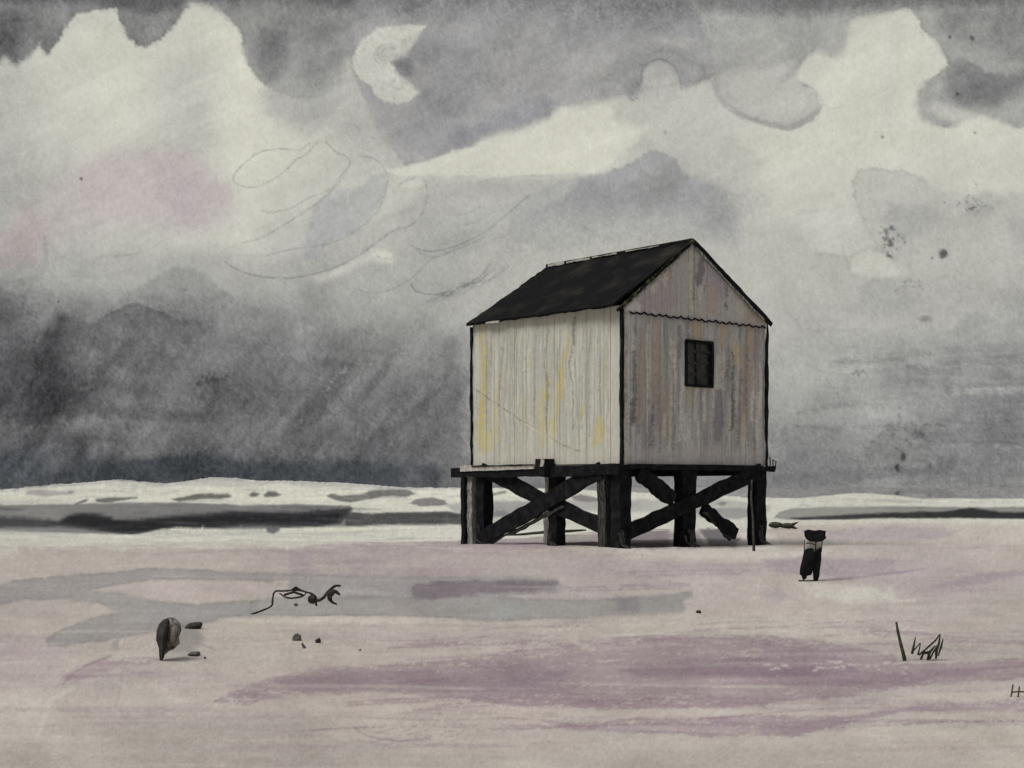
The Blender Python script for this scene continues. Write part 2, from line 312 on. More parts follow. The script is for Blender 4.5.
    st([(330, 390), (346, 372)], 1.6, 150, .5, 1); st([(245, 355), (330, 350), (430, 362)], 3, 118, .35, 2)
    st([(470, 330), (468, 400), (470, 450)], 16, 150, .5); st([(455, 340), (446, 365)], 14, 118, .4); st([(250, 318), (300, 322), (330, 330)], 14, 126, .4)
    W([(-140, 458), (0, 458), (40, 450), (90, 458), (130, 462), (200, 455), (240, 463), (300, 460), (360, 463), (400, 464), (432, 466), (445, 476), (440, 500), (-140, 500)], (66, 70, 74), .66, 6, 0, 3)
    for x, y, rx, ry, g, a in ((92, 356, 12, 9, 132, .5), (122, 376, 9, 10, 134, .5), (118, 402, 14, 7, 130, .5), (78, 424, 24, 7, 126, .5), (175, 365, 26, 22, 124, .5), (60, 462, 12, 7, 108, .5), (140, 450, 40, 6, 124, .45), (48, 395, 26, 32, 56, .65), (20, 330, 14, 30, 84, .5), (300, 410, 40, 18, 92, .4), (400, 430, 30, 22, 96, .45), (240, 400, 30, 16, 88, .4), (30, 365, 12, 18, 64, .5), (100, 412, 30, 5, 74, .5), (78, 444, 22, 8, 72, .5), (180, 418, 34, 5, 84, .45), (150, 432, 60, 8, 118, .4), (112, 366, 10, 14, 96, .3)): P(x, y, rx, ry, g, a, .9)
    W([(100, 466), (200, 458), (280, 465), (330, 462), (400, 468), (400, 486), (100, 486)], (60, 65, 69), .5, 5)
    st([(0, 465), (30, 478)], 12, (78, 82, 90), .5)
    # centre-left shapes
    W([(306, 262), (304, 245), (312, 225), (318, 205), (330, 193), (346, 191), (362, 187), (374, 177), (386, 176), (387, 190), (378, 210), (360, 230), (330, 243), (318, 262)], (157, 158, 160), .62, 2.2, .15, 1.4)
    W([(256, 230), (290, 215), (306, 240), (300, 262), (256, 262)], 172, .5, 5)
    W([(256, 262), (300, 256), (330, 276), (390, 262), (470, 240), (470, 310), (340, 330), (256, 300)], 164, .5, 12)
    W([(300, 285), (330, 288), (330, 320), (290, 330), (280, 300)], 132, .45, 14)
    W([(316, 279), (330, 275), (358, 261), (374, 252), (392, 254), (393, 262), (385, 264), (372, 262), (352, 272), (336, 280), (320, 284)], 187, .85, 1.2)
    W([(402, 187), (408, 181), (420, 180), (426, 186), (414, 190)], 190, .8, 1.5)
    W([(374, 252), (384, 252), (392, 258), (391, 264), (378, 260)], 190, .9, .8); L([(376, 255), (382, 259), (388, 258)], 1.2, 140, .6)
    # pencil
    def pc(p, a=.62, w=1.15): S.line(p, w * 1.05, 110, min(1, a * .95), .8, .15, .2, tooth=.35, warp=.4)
    pc([(310, 143), (300, 150), (285, 149), (262, 152), (248, 161), (237, 172), (234, 181), (245, 187), (262, 186), (285, 172), (296, 160), (306, 155), (320, 140)])
    pc([(336, 133), (345, 124), (356, 126), (362, 137), (364, 150)], .4)
    pc([(326, 142), (336, 152), (348, 158), (350, 165), (340, 178), (330, 190), (312, 197), (292, 208), (272, 213), (262, 211)])
    pc([(357, 157), (372, 158), (382, 166), (388, 178), (385, 195), (375, 215), (350, 235), (325, 245), (290, 250), (262, 257)])
    pc([(345, 176), (330, 193), (310, 209), (285, 225), (262, 238), (243, 243)], .7)
    pc([(225, 262), (240, 271), (262, 277), (295, 278), (330, 270), (360, 255), (380, 240), (395, 230), (410, 226), (422, 214), (427, 195), (425, 180)], .8)
    pc([(355, 288), (370, 293), (390, 290), (410, 279), (425, 265), (437, 255)], .6)
    pc([(408, 244), (425, 251), (450, 248), (480, 235), (500, 220), (512, 210), (530, 194)], .8)
    pc([(415, 250), (432, 257), (455, 250), (485, 237)], .6); pc([(411, 284), (418, 292), (438, 294), (462, 287), (480, 276), (490, 264)], .9, 1.5)
    for k in range(12):
        x, y = 432 + 5 * k, 298 - 1.8 * k + random.uniform(-4, 5)
        pc([(x - 10, y + 4), (x + 4, y + 2), (x + 16, y - 6), (x + 22, y - 12)], .5)
    pc([(452, 216), (468, 213), (480, 206)], .4); pc([(455, 225), (475, 222), (492, 212)], .35)
    pc([(398, 187), (404, 182), (415, 178), (417, 173)], .6); pc([(452, 362), (470, 374), (480, 384)], .5)
    pc([(115, 257), (145, 252), (165, 240)], .35); pc([(72, 276), (100, 277), (130, 270)], .3)
    # wet brush marks dragged through the storm bank, then the tooth of the paper and the pigment granules
    fx = np.fft.rfftfreq(S.w)[None, :]; fy = np.fft.fftfreq(S.h)[:, None]
    def drag_noise(ang, seed, lo=.006):
        a, b = fx * math.cos(ang) + fy * math.sin(ang), -fx * math.sin(ang) + fy * math.cos(ang)
        f = np.sqrt((a * 7) ** 2 + (b * 1.2) ** 2) + 1e-3; amp = f ** -1.25 * (np.sqrt(fx * fx + fy * fy) > lo)
        n = np.fft.irfft2(np.fft.rfft2(np.random.RandomState(seed).randn(S.h, S.w)) * amp, s=(S.h, S.w)); return n / n.std()
    band = np.clip((S.Y - 300) / 60, 0, 1) * np.clip((486 - S.Y) / 30, .3, 1)
    left = band * np.clip((470 - S.X) / 60, 0, 1); right = np.clip((S.Y - 325) / 40, 0, 1) * np.clip((S.X - 790) / 60, 0, 1)
    S.c += (left * 6.0 * drag_noise(-.95, 201, .002)) [..., None] + (right * 4.5 * drag_noise(.03, 202))[..., None] + (np.clip((300 - S.Y) / 80, 0, 1) * 2.0 * drag_noise(-.4, 203))[..., None]
    S.c += (12 * np.clip((S.c[..., 1] - 130) / 56, 0, 1) + 5 * right)[..., None]
    S.c = S.c * (1 - .07 * np.clip((26 - S.Y) / 60, 0, 1))[..., None]
    dk = np.clip((215 - S.c[..., 1]) / 110, .2, 1)[..., None]
    n4, n3, n2 = S.n4[..., None], S.n3[..., None], S.n2[..., None]
    fib = noise(S.h, S.w, .9, 1, 6, 77, .08)[..., None]
    blot = noise(S.h, S.w, 2.6, 1, 1, 78, .008)[..., None]; fine = noise(S.h, S.w, .6, 1, 1.6, 79, .12)[..., None]
    S.c = S.c + n4 * (1.4 + 4.4 * dk) + fib * (1.6 + 1.2 * dk) + blot * (1.2 + 4.4 * dk) + n2 * 1.6 * dk + fine * (1.6 + 2.4 * dk)
    return S

# ---------------------------------------------------------------- the sea
def sea_sheet():
    S = Sheet(-130, 470, 1154, 560, 196, 21, st=(4, .8)); S.bleed = .2; S.wk = .3
    W, L, P = S.wash, S.line, S.spot
    W([(-140, 470), (0, 484), (0, 489), (30, 487), (55, 484), (100, 480), (150, 482), (165, 484), (210, 477), (256, 480), (290, 480), (370, 485), (440, 487), (470, 486), (470, 460), (-140, 460)], 96, .8, 1.4)
    W([(740, 460), (740, 497), (800, 498), (830, 495), (850, 493), (872, 493.5), (900, 496), (920, 498.5), (1154, 499), (1154, 460)], 130, .95, 1.0, .2, .6, .5)
    W([(-140, 500), (0, 502), (40, 501), (40, 504), (-140, 505)], 178, .6, 1.2)
    W([(26, 491), (40, 489), (60, 491), (76, 492), (70, 495), (40, 496), (26, 494)], (150, 143, 145), .85, .8)
    W([(70, 490), (76, 492), (68, 493.5)], 110, .8, .8)
    W([(34, 485), (44, 482), (56, 481), (50, 485), (40, 487)], 95, .85, .8)
    L([(76, 504), (86, 500)], 2.2, 90, .9)
    W([(95, 500), (108, 498), (125, 498), (138, 497), (136, 499), (118, 501), (106, 503.5), (96, 502)], (98, 97, 92), .95, .7, .3)
    W([(170, 499), (185, 496), (200, 493), (228, 493.5), (232, 496), (222, 498.5), (200, 498.5), (178, 501)], (96, 95, 90), .95, .7, .3)
    for p in ([(249, 494), (253, 491.5), (260, 494), (256, 496.5), (250, 496.5)], [(263, 495), (268, 491.5), (276, 492), (281, 495), (272, 497), (264, 496.5)]): W(p, (100, 99, 95), .95, .7, .3)
    W([(327, 496), (332, 493.5), (342, 496), (360, 495), (375, 490.5), (390, 490), (408, 490), (415, 494), (406, 497), (385, 496), (370, 499), (350, 502), (335, 499)], (104, 103, 99), .95, .7, .3)
    W([(409, 503), (418, 499), (432, 497.5), (444, 500), (447, 504), (438, 506), (420, 505.5)], (118, 115, 112), .95, .7, .3)
    W([(182, 486), (205, 479), (240, 479), (258, 484), (230, 486)], 172, .7, 1.5); L([(-100, 489), (0, 490.5), (30, 487.5), (55, 485.5), (80, 484), (105, 481.5), (120, 480), (140, 482), (165, 484.5), (190, 481.5), (210, 479), (235, 479), (256, 481.5), (290, 482), (340, 484), (370, 486), (400, 488), (470, 488)], 3.2, (158, 155, 154), .75, 2, 1.6, dry=.2); W([(280, 481), (330, 482), (360, 486), (350, 489), (300, 487)], 170, .6, 1.5)
    W([(100, 484), (150, 484), (165, 487), (120, 487)], 165, .5, 1.5); L([(100, 492), (108, 487), (118, 491), (126, 488), (134, 489)], 1, 160, .6)
    # grey then black swell on the left
    W([(-140, 505), (0, 505), (60, 505), (90, 503.5), (180, 502), (240, 505), (300, 504), (350, 506), (353, 510), (345, 518), (345, 534), (-140, 534)], (112, 112, 111), .97, 1.0, .2, .8)
    W([(345, 512), (380, 513), (420, 512), (446, 511.5), (462, 514), (462, 524), (440, 525.5), (400, 524), (345, 527)], (66, 66, 66), .92, 1.1, .2)
    W([(445, 505), (480, 500), (640, 500), (640, 508), (480, 515), (455, 513)], 158, .8, 2)
    W([(-140, 518), (0, 517), (50, 520), (58, 522), (68, 516), (82, 513), (98, 514.5), (115, 519), (135, 519), (165, 516), (200, 513), (230, 510.5), (256, 511), (300, 511.5), (352, 508), (346, 516), (340, 524), (300, 527), (240, 525), (200, 528), (160, 531), (125, 533.5), (100, 531), (60, 527), (0, 528), (-140, 529)], (50, 50, 53), .92, 1.0, .4)
    W([(60, 523), (70, 517), (84, 515), (100, 518), (130, 521), (180, 517), (235, 512.5), (300, 514), (345, 513), (335, 522), (240, 522), (180, 527), (120, 531), (90, 528)], (27, 27, 30), .92, 1.0)
    W([(350, 515), (400, 518), (450, 515), (450, 523), (380, 523)], (66, 66, 66), .5, 2)
    rs = random.Random(5)
    for k in range(70):
        x = rs.uniform(-60, 470) if rs.random() < .75 else rs.uniform(770, 1080); y = rs.uniform(482, 503) if x < 480 else rs.uniform(496, 506); w_ = rs.uniform(8, 50)
        L([(x, y), (x + w_ / 2, y + rs.uniform(-1.4, 1)), (x + w_, y + rs.uniform(-1, 1.4))], rs.uniform(.6, 1.8), rs.choice([(172, 168, 162), (160, 158, 154), (182, 176, 172), (140, 140, 136)]), rs.uniform(.25, .6), .8, taper=.7)
    for k in range(60):
        x = rs.uniform(-60, 440); y = rs.uniform(506, 529); w_ = rs.uniform(20, 90)
        L([(x, y), (x + w_ / 2, y + rs.uniform(-1.4, 1)), (x + w_, y + rs.uniform(-1, 1.4))], rs.uniform(.6, 2), rs.choice([(120, 120, 118), (80, 80, 80), (40, 40, 42), (56, 56, 58)]), rs.uniform(.15, .4), .9, taper=.7)
    # shore foam
    W([(-140, 532), (0, 530), (90, 533), (120, 537), (160, 529), (176, 527), (240, 529), (300, 527), (400, 526), (470, 524), (600, 518), (770, 519), (1154, 519), (1154, 560), (-140, 560)], 193, .92, 1.2, 0, 1)
    L([(-20, 530), (30, 531), (95, 532)], 2, 120, .6, 1.5); L([(160, 529), (200, 535), (260, 532), (300, 534), (400, 530), (460, 528)], 1.6, 160, .5, 1.6)
    W([(264, 526), (276, 525), (279, 529), (272, 533), (266, 531)], 90, .9, 1); P(201, 527.5, 1.3, 1, 215, .9)
    # behind the stilts
    W([(487, 503), (545, 501), (545, 513), (520, 517), (487, 515)], 146, .85, 1.6); W([(490, 512), (505, 510), (512, 516), (490, 518)], 105, .7, 1.4)
    W([(571, 497), (580, 494), (592, 496), (604, 500), (590, 502), (575, 500)], (122, 118, 118), .9, .9); L([(488, 495), (505, 492)], 2.4, (110, 112, 100), .8)
    W([(628, 502), (642, 498), (655, 500), (700, 497), (770, 505), (770, 512), (700, 512), (628, 512)], 158, .7, 2)
    W([(716, 504), (722, 501), (727, 503), (722, 506)], 115, .9, .8); W([(690, 509), (740, 508), (762, 512), (740, 519), (700, 518)], 128, .75, 1.5)
    # right-hand swell
    W([(773, 518), (779, 512), (792, 508.5), (820, 507), (880, 506.5), (1154, 508), (1154, 519), (1040, 519), (960, 517.5), (860, 518), (790, 520)], (128, 128, 124), .95, .9, .4, .5)
    W([(790, 518), (850, 514.5), (880, 513), (920, 512), (945, 511.5), (962, 508.5), (972, 508), (985, 510), (1000, 512), (1154, 513), (1154, 518), (1010, 519), (960, 518), (900, 518), (850, 519), (800, 520)], (38, 38, 40), .95, 1.0, .2, .5)
    for p in ([(818, 501.5), (826, 500), (834, 500.5), (828, 502.5)], [(842, 499), (850, 497.5), (858, 499), (850, 501)], [(873, 500.5), (890, 499.5), (915, 501), (940, 503), (900, 503.5)]): W(p, 168, .8, .8)
    for k in range(40): L([(980 + 44 * random.random() - 0, 501.5 + 2 * random.random()), (985 + 40 * random.random(), 501 + 3 * random.random())], .8, 185, .15)
    for k in range(60):
        x = rs.uniform(-60, 480); y = rs.uniform(533, 542); w_ = rs.uniform(8, 50)
        L([(x, y), (x + w_, y + rs.uniform(-1, 1))], rs.uniform(.6, 1.6), rs.choice([(172, 168, 162), (160, 158, 154), (210, 208, 198)]), rs.uniform(.25, .6), .8)
    S.c = S.c + S.n4[..., None] * 5 + S.n3[..., None] * 3 + noise(S.h, S.w, 2.2, 3, .5, 79, .01)[..., None] * 2.2
    return S

# ---------------------------------------------------------------- the sand
def sand_sheet():
    S = Sheet(-130, 510, 1154, 830, 165, 31, st=(2.5, .9)); S.bleed = 1.2; S.wk = .8
    xs = [-130, 0, 128, 256, 384, 512, 640, 768, 896, 1024, 1154]
    ys = [510, 530, 550, 575, 600, 625, 650, 675, 700, 730, 768, 830]
    A = (185, 179, 171); B = (174, 165, 159); C = (169, 160, 156); D = (178, 171, 162); E = (165, 158, 151); M = (164, 153, 153)
    G = [[A] * 11,
         [A, A, A, A, A, B, B, B, D, A, A],
         [B, B, B, B, M, B, D, D, C, B, B],
         [B, B, B, B, C, C, B, B, M, C, C],
         [C, C, D, D, C, C, C, B, C, E, E],
         [B, B, B, D, B, B, D, D, B, E, E],
         [C, C, D, D, B, B, B, E, E, E, E],
         [B, B, C, B, B, B, C, C, C, C, C],
         [A, D, B, B, B, B, B, B, C, D, D],
         [D, D, E, E, D, B, D, D, D, D, D],
         [D, E, E, E, E, D, E, E, E, D, D],
         [E, E, E, E, E, E, E, E, E, E, E]]
    grid_base(S, xs, ys, G)
    W, L, P = S.wash, S.line, S.spot
    GR, MV, DM, LT = (140, 138, 136), (144, 129, 133), (121, 106, 114), (188, 181, 171)
    # foam-wet margin
    W([(-140, 515), (1154, 505), (1154, 522), (1000, 524), (900, 522), (780, 524), (760, 532), (600, 532), (470, 538), (440, 545), (400, 541), (370, 546), (330, 546), (290, 552), (240, 547), (200, 551), (160, 546), (120, 550), (90, 544), (60, 549), (20, 547), (0, 552), (-140, 548)], (194, 192, 181), .9, 1.5, 0, 1.6, 1.0)
    W([(-140, 545), (0, 545), (25, 545), (18, 556), (-140, 560)], (184, 180, 172), .8, 4)
    L([(90, 545), (135, 547), (145, 545)], 2, LT, .6); L([(150, 556), (250, 552), (330, 554), (400, 550)], 2, (150, 138, 142), .35, 1.5)
    # pink-mauve under the hut's left and across
    W([(400, 543), (430, 535), (480, 540), (560, 545), (570, 552), (480, 556), (410, 555)], (158, 142, 148), .75, 4, 0, 2, 1, .4)
    W([(345, 563), (362, 559), (385, 562), (380, 570), (355, 574)], (146, 132, 138), .7, 2.5); W([(290, 556), (312, 552), (318, 575), (292, 580)], (152, 140, 146), .6, 4)
    W([(400, 572), (430, 566), (500, 568), (480, 578), (410, 578)], (160, 144, 148), .6, 4)
    W([(560, 562), (600, 558), (700, 560), (760, 568), (760, 576), (620, 580), (560, 575)], (162, 150, 152), .6, 5)
    W([(590, 546), (640, 543), (780, 548), (830, 548), (780, 560), (640, 558)], (187, 181, 173), .7, 5)
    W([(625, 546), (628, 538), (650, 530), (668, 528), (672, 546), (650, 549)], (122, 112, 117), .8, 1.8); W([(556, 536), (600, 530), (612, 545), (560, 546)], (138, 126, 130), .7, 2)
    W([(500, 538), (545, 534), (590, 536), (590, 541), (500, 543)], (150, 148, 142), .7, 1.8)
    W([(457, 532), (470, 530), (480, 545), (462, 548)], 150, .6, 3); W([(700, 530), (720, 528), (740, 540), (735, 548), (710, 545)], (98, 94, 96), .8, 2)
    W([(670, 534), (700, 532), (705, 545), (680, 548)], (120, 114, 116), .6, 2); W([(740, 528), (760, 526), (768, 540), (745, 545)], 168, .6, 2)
    # grey washes
    W([(-140, 600), (-140, 592), (0, 583), (30, 578), (60, 575), (100, 571), (155, 568), (200, 569), (256, 573), (330, 577), (300, 582), (256, 583), (200, 580), (150, 581), (118, 584), (92, 589), (125, 592), (152, 600), (185, 603), (230, 602), (256, 600), (262, 617), (222, 618), (200, 625), (150, 632), (100, 640), (60, 645), (46, 644), (45, 638), (60, 628), (90, 618), (117, 612), (100, 603), (60, 599), (15, 600), (0, 604)], GR, .76, 1.0, .45, 1.2)
    W([(92, 590), (155, 581), (256, 583), (290, 595), (220, 602), (180, 602), (150, 598), (122, 591)], (178, 166, 162), .85, 1.2)
    W([(130, 604), (256, 606), (256, 616), (205, 620), (130, 622)], (148, 148, 148), .5, 3)
    W([(250, 600), (300, 596), (340, 598), (380, 595), (420, 592), (480, 596), (560, 600), (612, 598), (660, 595), (690, 592), (693, 597), (682, 602), (688, 608), (678, 612), (600, 617), (530, 620), (490, 622), (430, 617), (340, 616), (250, 617)], (139, 138, 135), .74, 1.0, .35, 1)
    W([(290, 578), (340, 576), (420, 577), (500, 578), (558, 580), (563, 586), (560, 593), (490, 598), (420, 600), (340, 598), (290, 592)], (142, 140, 141), .75, 1.6, .25, 1)
    W([(340, 592), (420, 594), (410, 598), (340, 596)], (170, 164, 160), .5, 1.5)
    W([(412, 586), (440, 582), (492, 582), (556, 584), (556, 591), (490, 594), (430, 601), (414, 597)], (116, 106, 112), .8, 1.2, .1); L([(500, 584), (556, 584)], 6, (108, 100, 104), .5, 1.5)
    W([(495, 602), (530, 600), (530, 615), (495, 618)], (146, 150, 147), .6, 4); W([(615, 598), (640, 596), (640, 612), (618, 612)], (118, 112, 118), .5, 4)
    for y, x0, x1 in ((588, 565, 690), (591, 570, 680), (586, 600, 690), (572, 630, 760), (576, 640, 740)): L([(x0, y), ((x0 + x1) / 2, y - 1.5), (x1, y - 2)], 1.5, (140, 126, 134), .6, 1, dry=.2)
    W([(228, 619), (300, 620), (400, 617), (450, 618), (470, 622), (400, 624), (300, 625), (240, 623)], (191, 183, 173), .8, 1.4)
    # light passages
    W([(800, 586), (830, 584), (893, 586), (895, 600), (850, 602), (815, 598)], (186, 183, 174), .85, 2, 0, 1, .8, .1, .15); L([(898, 600), (914, 599)], 3, LT, .8)
    L([(790, 580), (830, 588), (860, 592)], 6, LT, .5, 4)
    W([(760, 560), (800, 556), (892, 558), (893, 572), (840, 576), (770, 572)], (150, 139, 145), .6, 2.5, .1); L([(820, 579), (850, 577), (890, 573), (925, 568)], 2.2, (130, 118, 126), .7, 1.5, taper=.6)
    W([(826, 530), (900, 526), (960, 530), (940, 538), (860, 540), (826, 538)], (158, 148, 152), .6, 3); W([(930, 585), (955, 578), (985, 571), (1030, 567), (1154, 566), (1154, 572), (1020, 574), (970, 584)], (146, 135, 140), .65, 2)
    L([(760, 524), (900, 521), (960, 524), (1050, 522)], 2.5, LT, .7, 1.5, dry=.3); L([(960, 531), (1020, 530), (1154, 530)], 2, LT, .6, 1.5, dry=.3)
    W([(760, 590), (780, 585), (785, 600), (765, 602)], (156, 147, 150), .5, 4); L([(760, 568), (790, 565), (800, 558)], 2, (150, 138, 144), .5)
    # mauve main sweep
    W([(215, 701), (232, 693), (255, 684), (275, 676), (320, 669), (360, 666), (400, 663), (440, 661), (490, 655), (530, 648), (600, 641), (660, 637), (760, 634), (830, 640), (890, 652), (900, 661), (940, 664), (980, 660), (1030, 656), (1154, 652), (1154, 680), (1024, 678), (960, 683), (900, 688), (850, 693), (780, 700), (760, 706), (700, 708), (600, 709), (520, 706), (470, 701), (420, 694), (380, 690), (350, 694), (290, 697), (240, 702)], MV, .84, 1.1, .25, 1.8, 1.4, .3, .08)
    W([(275, 680), (330, 672), (390, 672), (430, 668), (450, 680), (380, 688), (290, 694)], (126, 109, 118), .6, 3); W([(390, 690), (430, 674), (520, 662), (570, 668), (560, 690), (500, 698)], (122, 107, 117), .5, 7)
    W([(610, 668), (680, 660), (760, 656), (850, 662), (860, 670), (760, 674), (640, 676)], DM, .6, 3); W([(760, 640), (850, 650), (840, 660), (760, 656)], (132, 117, 126), .5, 4)
    W([(620, 680), (760, 678), (760, 700), (620, 704)], (152, 138, 142), .5, 6)
    W([(735, 668), (800, 664), (900, 672), (960, 668), (1000, 664), (990, 676), (900, 684), (800, 684), (740, 680)], (128, 112, 122), .5, 3)
    for k in range(10):
        y = 634 + random.uniform(-14, 4); x = random.uniform(520, 840); L([(x, y + 3), (x + 60, y), (x + 120, y - 1)], 1.4, random.choice([LT, (150, 136, 140)]), .7, .8, dry=.45)
    for k in range(9):
        y = 690 + 2 * k; L([(218 + 4 * k, y + 8 - k), (255, y - 4), (300, y - 14)], 1.2, (140, 122, 130), .6, .8, dry=.4)
    for y0 in (628, 631, 641): L([(860, y0 + 2), (900, y0 + 3), (960, y0 + 9), (1024, y0 + 13), (1154, y0 + 18)], 1.2, (132, 122, 126), .6, .8, tooth=.2)
    for k in range(70):
        x = random.uniform(760, 905); y = random.gauss(628 if random.random() < .6 else 664, 4); L([(x, y), (x + random.uniform(2, 7), y)], 1.5, (190, 184, 177), .75, .8)
    L([(700, 665), (760, 662), (900, 664)], 1.6, (176, 166, 168), .55, .8, dry=.5)
    L([(470, 658), (560, 651), (680, 644)], 4, (170, 160, 156), .6, .8, dry=.6, rag=1.2)
    # pale band, second sweep
    W([(300, 700), (400, 697), (480, 705), (600, 712), (760, 710), (860, 705), (930, 690), (1010, 690), (1154, 690), (1154, 700), (960, 700), (860, 712), (760, 716), (600, 722), (480, 720), (330, 712)], (184, 174, 164), .65, 4)
    W([(540, 720), (600, 721), (680, 719), (760, 714), (850, 714), (940, 704), (1000, 700), (1154, 700), (1154, 716), (1000, 712), (900, 712), (850, 722), (800, 734), (700, 736), (620, 732), (560, 728)], (147, 131, 139), .72, 1.3, .2, 1.6, 1, .3, .1)
    W([(760, 722), (820, 716), (850, 720), (800, 732), (760, 734)], (130, 114, 124), .4, 4)
    L([(365, 717), (430, 720), (500, 718), (560, 716)], 1.6, (150, 138, 134), .5, 1)
    L([(495, 718), (540, 720), (590, 727), (620, 720), (700, 718), (760, 713)], 1.6, (126, 104, 114), .7, .8, dry=.2, rag=.8)
    for k in range(12):
        x, y = 356 + 8 * k, 738 + random.uniform(-9, 6); L([(x, y), (x + 14, y + 2), (x + 30, y - 2)], 1.6, (146, 132, 138), .5, .9, dry=.3)
    L([(355, 728), (368, 736), (400, 741), (430, 738)], 1.8, (140, 124, 132), .6)
    # left mauve scumble and light scrapes
    W([(58, 682), (70, 668), (100, 657), (160, 655), (165, 660), (120, 664), (80, 680)], (146, 128, 135), .7, 2, 0, 2, 1.4, .4, .3)
    L([(20, 682), (60, 680), (100, 675), (160, 672)], 1.4, (150, 136, 140), .5); L([(62, 684), (80, 668), (110, 656)], 2.2, (134, 115, 124), .6)
    W([(0, 640), (60, 650), (55, 680), (0, 690)], (168, 154, 156), .5, 8)
    W([(-60, 700), (30, 690), (60, 690), (45, 720), (20, 745), (-60, 750)], (186, 182, 174), .6, 10)
    L([(72, 688), (52, 700), (40, 725), (36, 738)], 5, (190, 186, 178), .7, 2); L([(122, 672), (120, 690), (114, 712)], 1.6, (150, 138, 140), .4); L([(126, 675), (120, 705)], 2, LT, .4)
    W([(115, 678), (170, 684), (190, 700), (170, 706), (125, 700)], (182, 175, 168), .5, 6)
    W([(160, 625), (195, 622), (205, 640), (190, 655), (165, 655)], (120, 118, 114), .6, 4); L([(170, 640), (185, 648), (200, 645), (215, 650)], 1, (130, 122, 120), .5)
    W([(112, 640), (118, 638), (118, 648), (113, 650)], 130, .6, 1.5)
    L([(240, 765), (150, 762), (60, 770)], 1.5, (150, 142, 138), .3)
    rs = random.Random(9)
    for k in range(50):
        x = rs.uniform(-60, 470); y = rs.uniform(541, 549); w_ = rs.uniform(10, 60)
        L([(x, y), (x + w_, y + rs.uniform(-1, 1))], rs.uniform(1, 3), (192, 189, 179), rs.uniform(.4, .8), 1.0, dry=.2)
    for k in range(260):
        y = rs.uniform(545, 790); x = rs.uniform(-100, 1050); w_ = rs.uniform(40, 260); sl_ = rs.uniform(-.03, .02); th = rs.uniform(.8, 3.5) * (1 + (y - 545) / 160)
        L([(x, y), (x + w_ / 2, y + sl_ * w_ / 2 - rs.uniform(-1.5, 2)), (x + w_, y + sl_ * w_)], th, rs.choice([(186, 179, 170), (182, 172, 166), (156, 144, 146), (150, 136, 141), (164, 156, 151)]), rs.uniform(.12, .4), 1.0, dry=rs.choice([0, .2, .45]), taper=.5)
    fine = noise(S.h, S.w, .6, 1, 1.6, 85, .12)[..., None]
    for k in range(46):
        y = rs.choice([rs.gauss(640, 5), rs.gauss(664, 8), rs.gauss(700, 5), rs.gauss(728, 5)]); x = rs.uniform(230, 1000); w_ = rs.uniform(80, 300)
        L([(x, y + .02 * w_), (x + w_ / 2, y - 1), (x + w_, y)], rs.uniform(1.2, 4.5), (138, 120, 128), rs.uniform(.25, .6), .8, dry=rs.uniform(.3, .6), taper=.5)
    W([(738, 534), (762, 530), (778, 536), (776, 548), (750, 552)], (192, 187, 178), .7, 3)
    S.c = S.c * np.array([1.002, 1.0, .997])
    S.c = S.c + fine * 3.2 + S.n3[..., None] * 2.2
    dryn = noise(S.h, S.w, 1.8, 3, .6, 80, .01)[..., None]
    S.c = S.c + S.n4[..., None] * 3.2 + dryn * 1.8 + noise(S.h, S.w, 2.6, 1.6, 1, 81, .008)[..., None] * 2.4
    return S

# ---------------------------------------------------------------- hut pigments
def left_wall_sheet():
    S = Sheet(455, 295, 640, 480, 172, 41, .5)
    S.c[:] = (174, 174, 162)
    S.c += noise(S.h, S.w, 2.0, .6, 9, 42, .01)[..., None] * 4.5
    for k in range(120):
        x = 476 + random.random() * 140; y0 = 322 + random.random() * 60; y1 = y0 + 30 + random.random() * 90
        S.line([(x, y0), (x + random.uniform(-1.5, 1.5), min(y1, 450))], random.uniform(.6, 2.8), random.choice([(142, 142, 138), (156, 156, 154), (194, 192, 180), (128, 128, 124), (188, 188, 178)]), .42, 1.0, .3, .5, warp=.8)
    for x, y0, y1, w, a in ((481, 328, 350, 5, .6), (483, 345, 450, 6, .75), (480, 400, 448, 6, .6), (487, 436, 448, 12, .6), (496, 395, 440, 4, .55), (530, 355, 368, 3, .5), (543, 390, 445, 7, .6), (552, 420, 440, 5, .5), (560, 372, 400, 6, .75), (563, 356, 384, 5, .75), (557, 385, 430, 5, .6), (568, 335, 356, 4, .6), (548, 366, 400, 4, .45), (600, 420, 442, 8, .75), (596, 428, 446, 6, .5), (583, 405, 418, 6, .5), (606, 345, 400, 3, .4), (525, 400, 430, 4, .35), (498, 370, 400, 4, .3)):
        S.line([(x + 1, y0), (x, (y0 + y1) / 2), (x - 1.5, y1)], w, (184, 168, 100), min(1, a * 1.05), 3.0, 1.2, .4, tooth=.35, warp=1)
    for x, a in ((573, .75), (548, .55), (590, .45), (514, .4), (502, .4), (528, .45), (536, .35), (583, .4), (491, .35), (521, .3), (560, .3), (599, .3), (608, .3)):
        y0 = 322 + random.random() * 12; S.line([(x + 1, y0), (x - 1, 360), (x, 400), (x - 1, 446 - 20 * random.random())], 1.1, (98, 98, 96), a * 1.0, .8, .3, .2, tooth=.2, warp=1.2)
    S.line([(575, 318), (573, 330), (574, 345)], 2.2, (110, 112, 110), .6, 1.2)
    S.line([(474, 388), (498, 405), (526, 424), (552, 440), (580, 452)], .9, (120, 112, 96), .6, .7); S.line([(526, 425), (552, 441)], 1.2, (205, 200, 180), .7, .7)
    S.wash([(470, 452), (622, 448), (622, 475), (470, 475)], (186, 180, 170), .5, 5); S.wash([(600, 320), (622, 310), (622, 450), (614, 450)], (176, 178, 166), .5, 4)
    S.c += S.n4[..., None] * 3.5
    return S

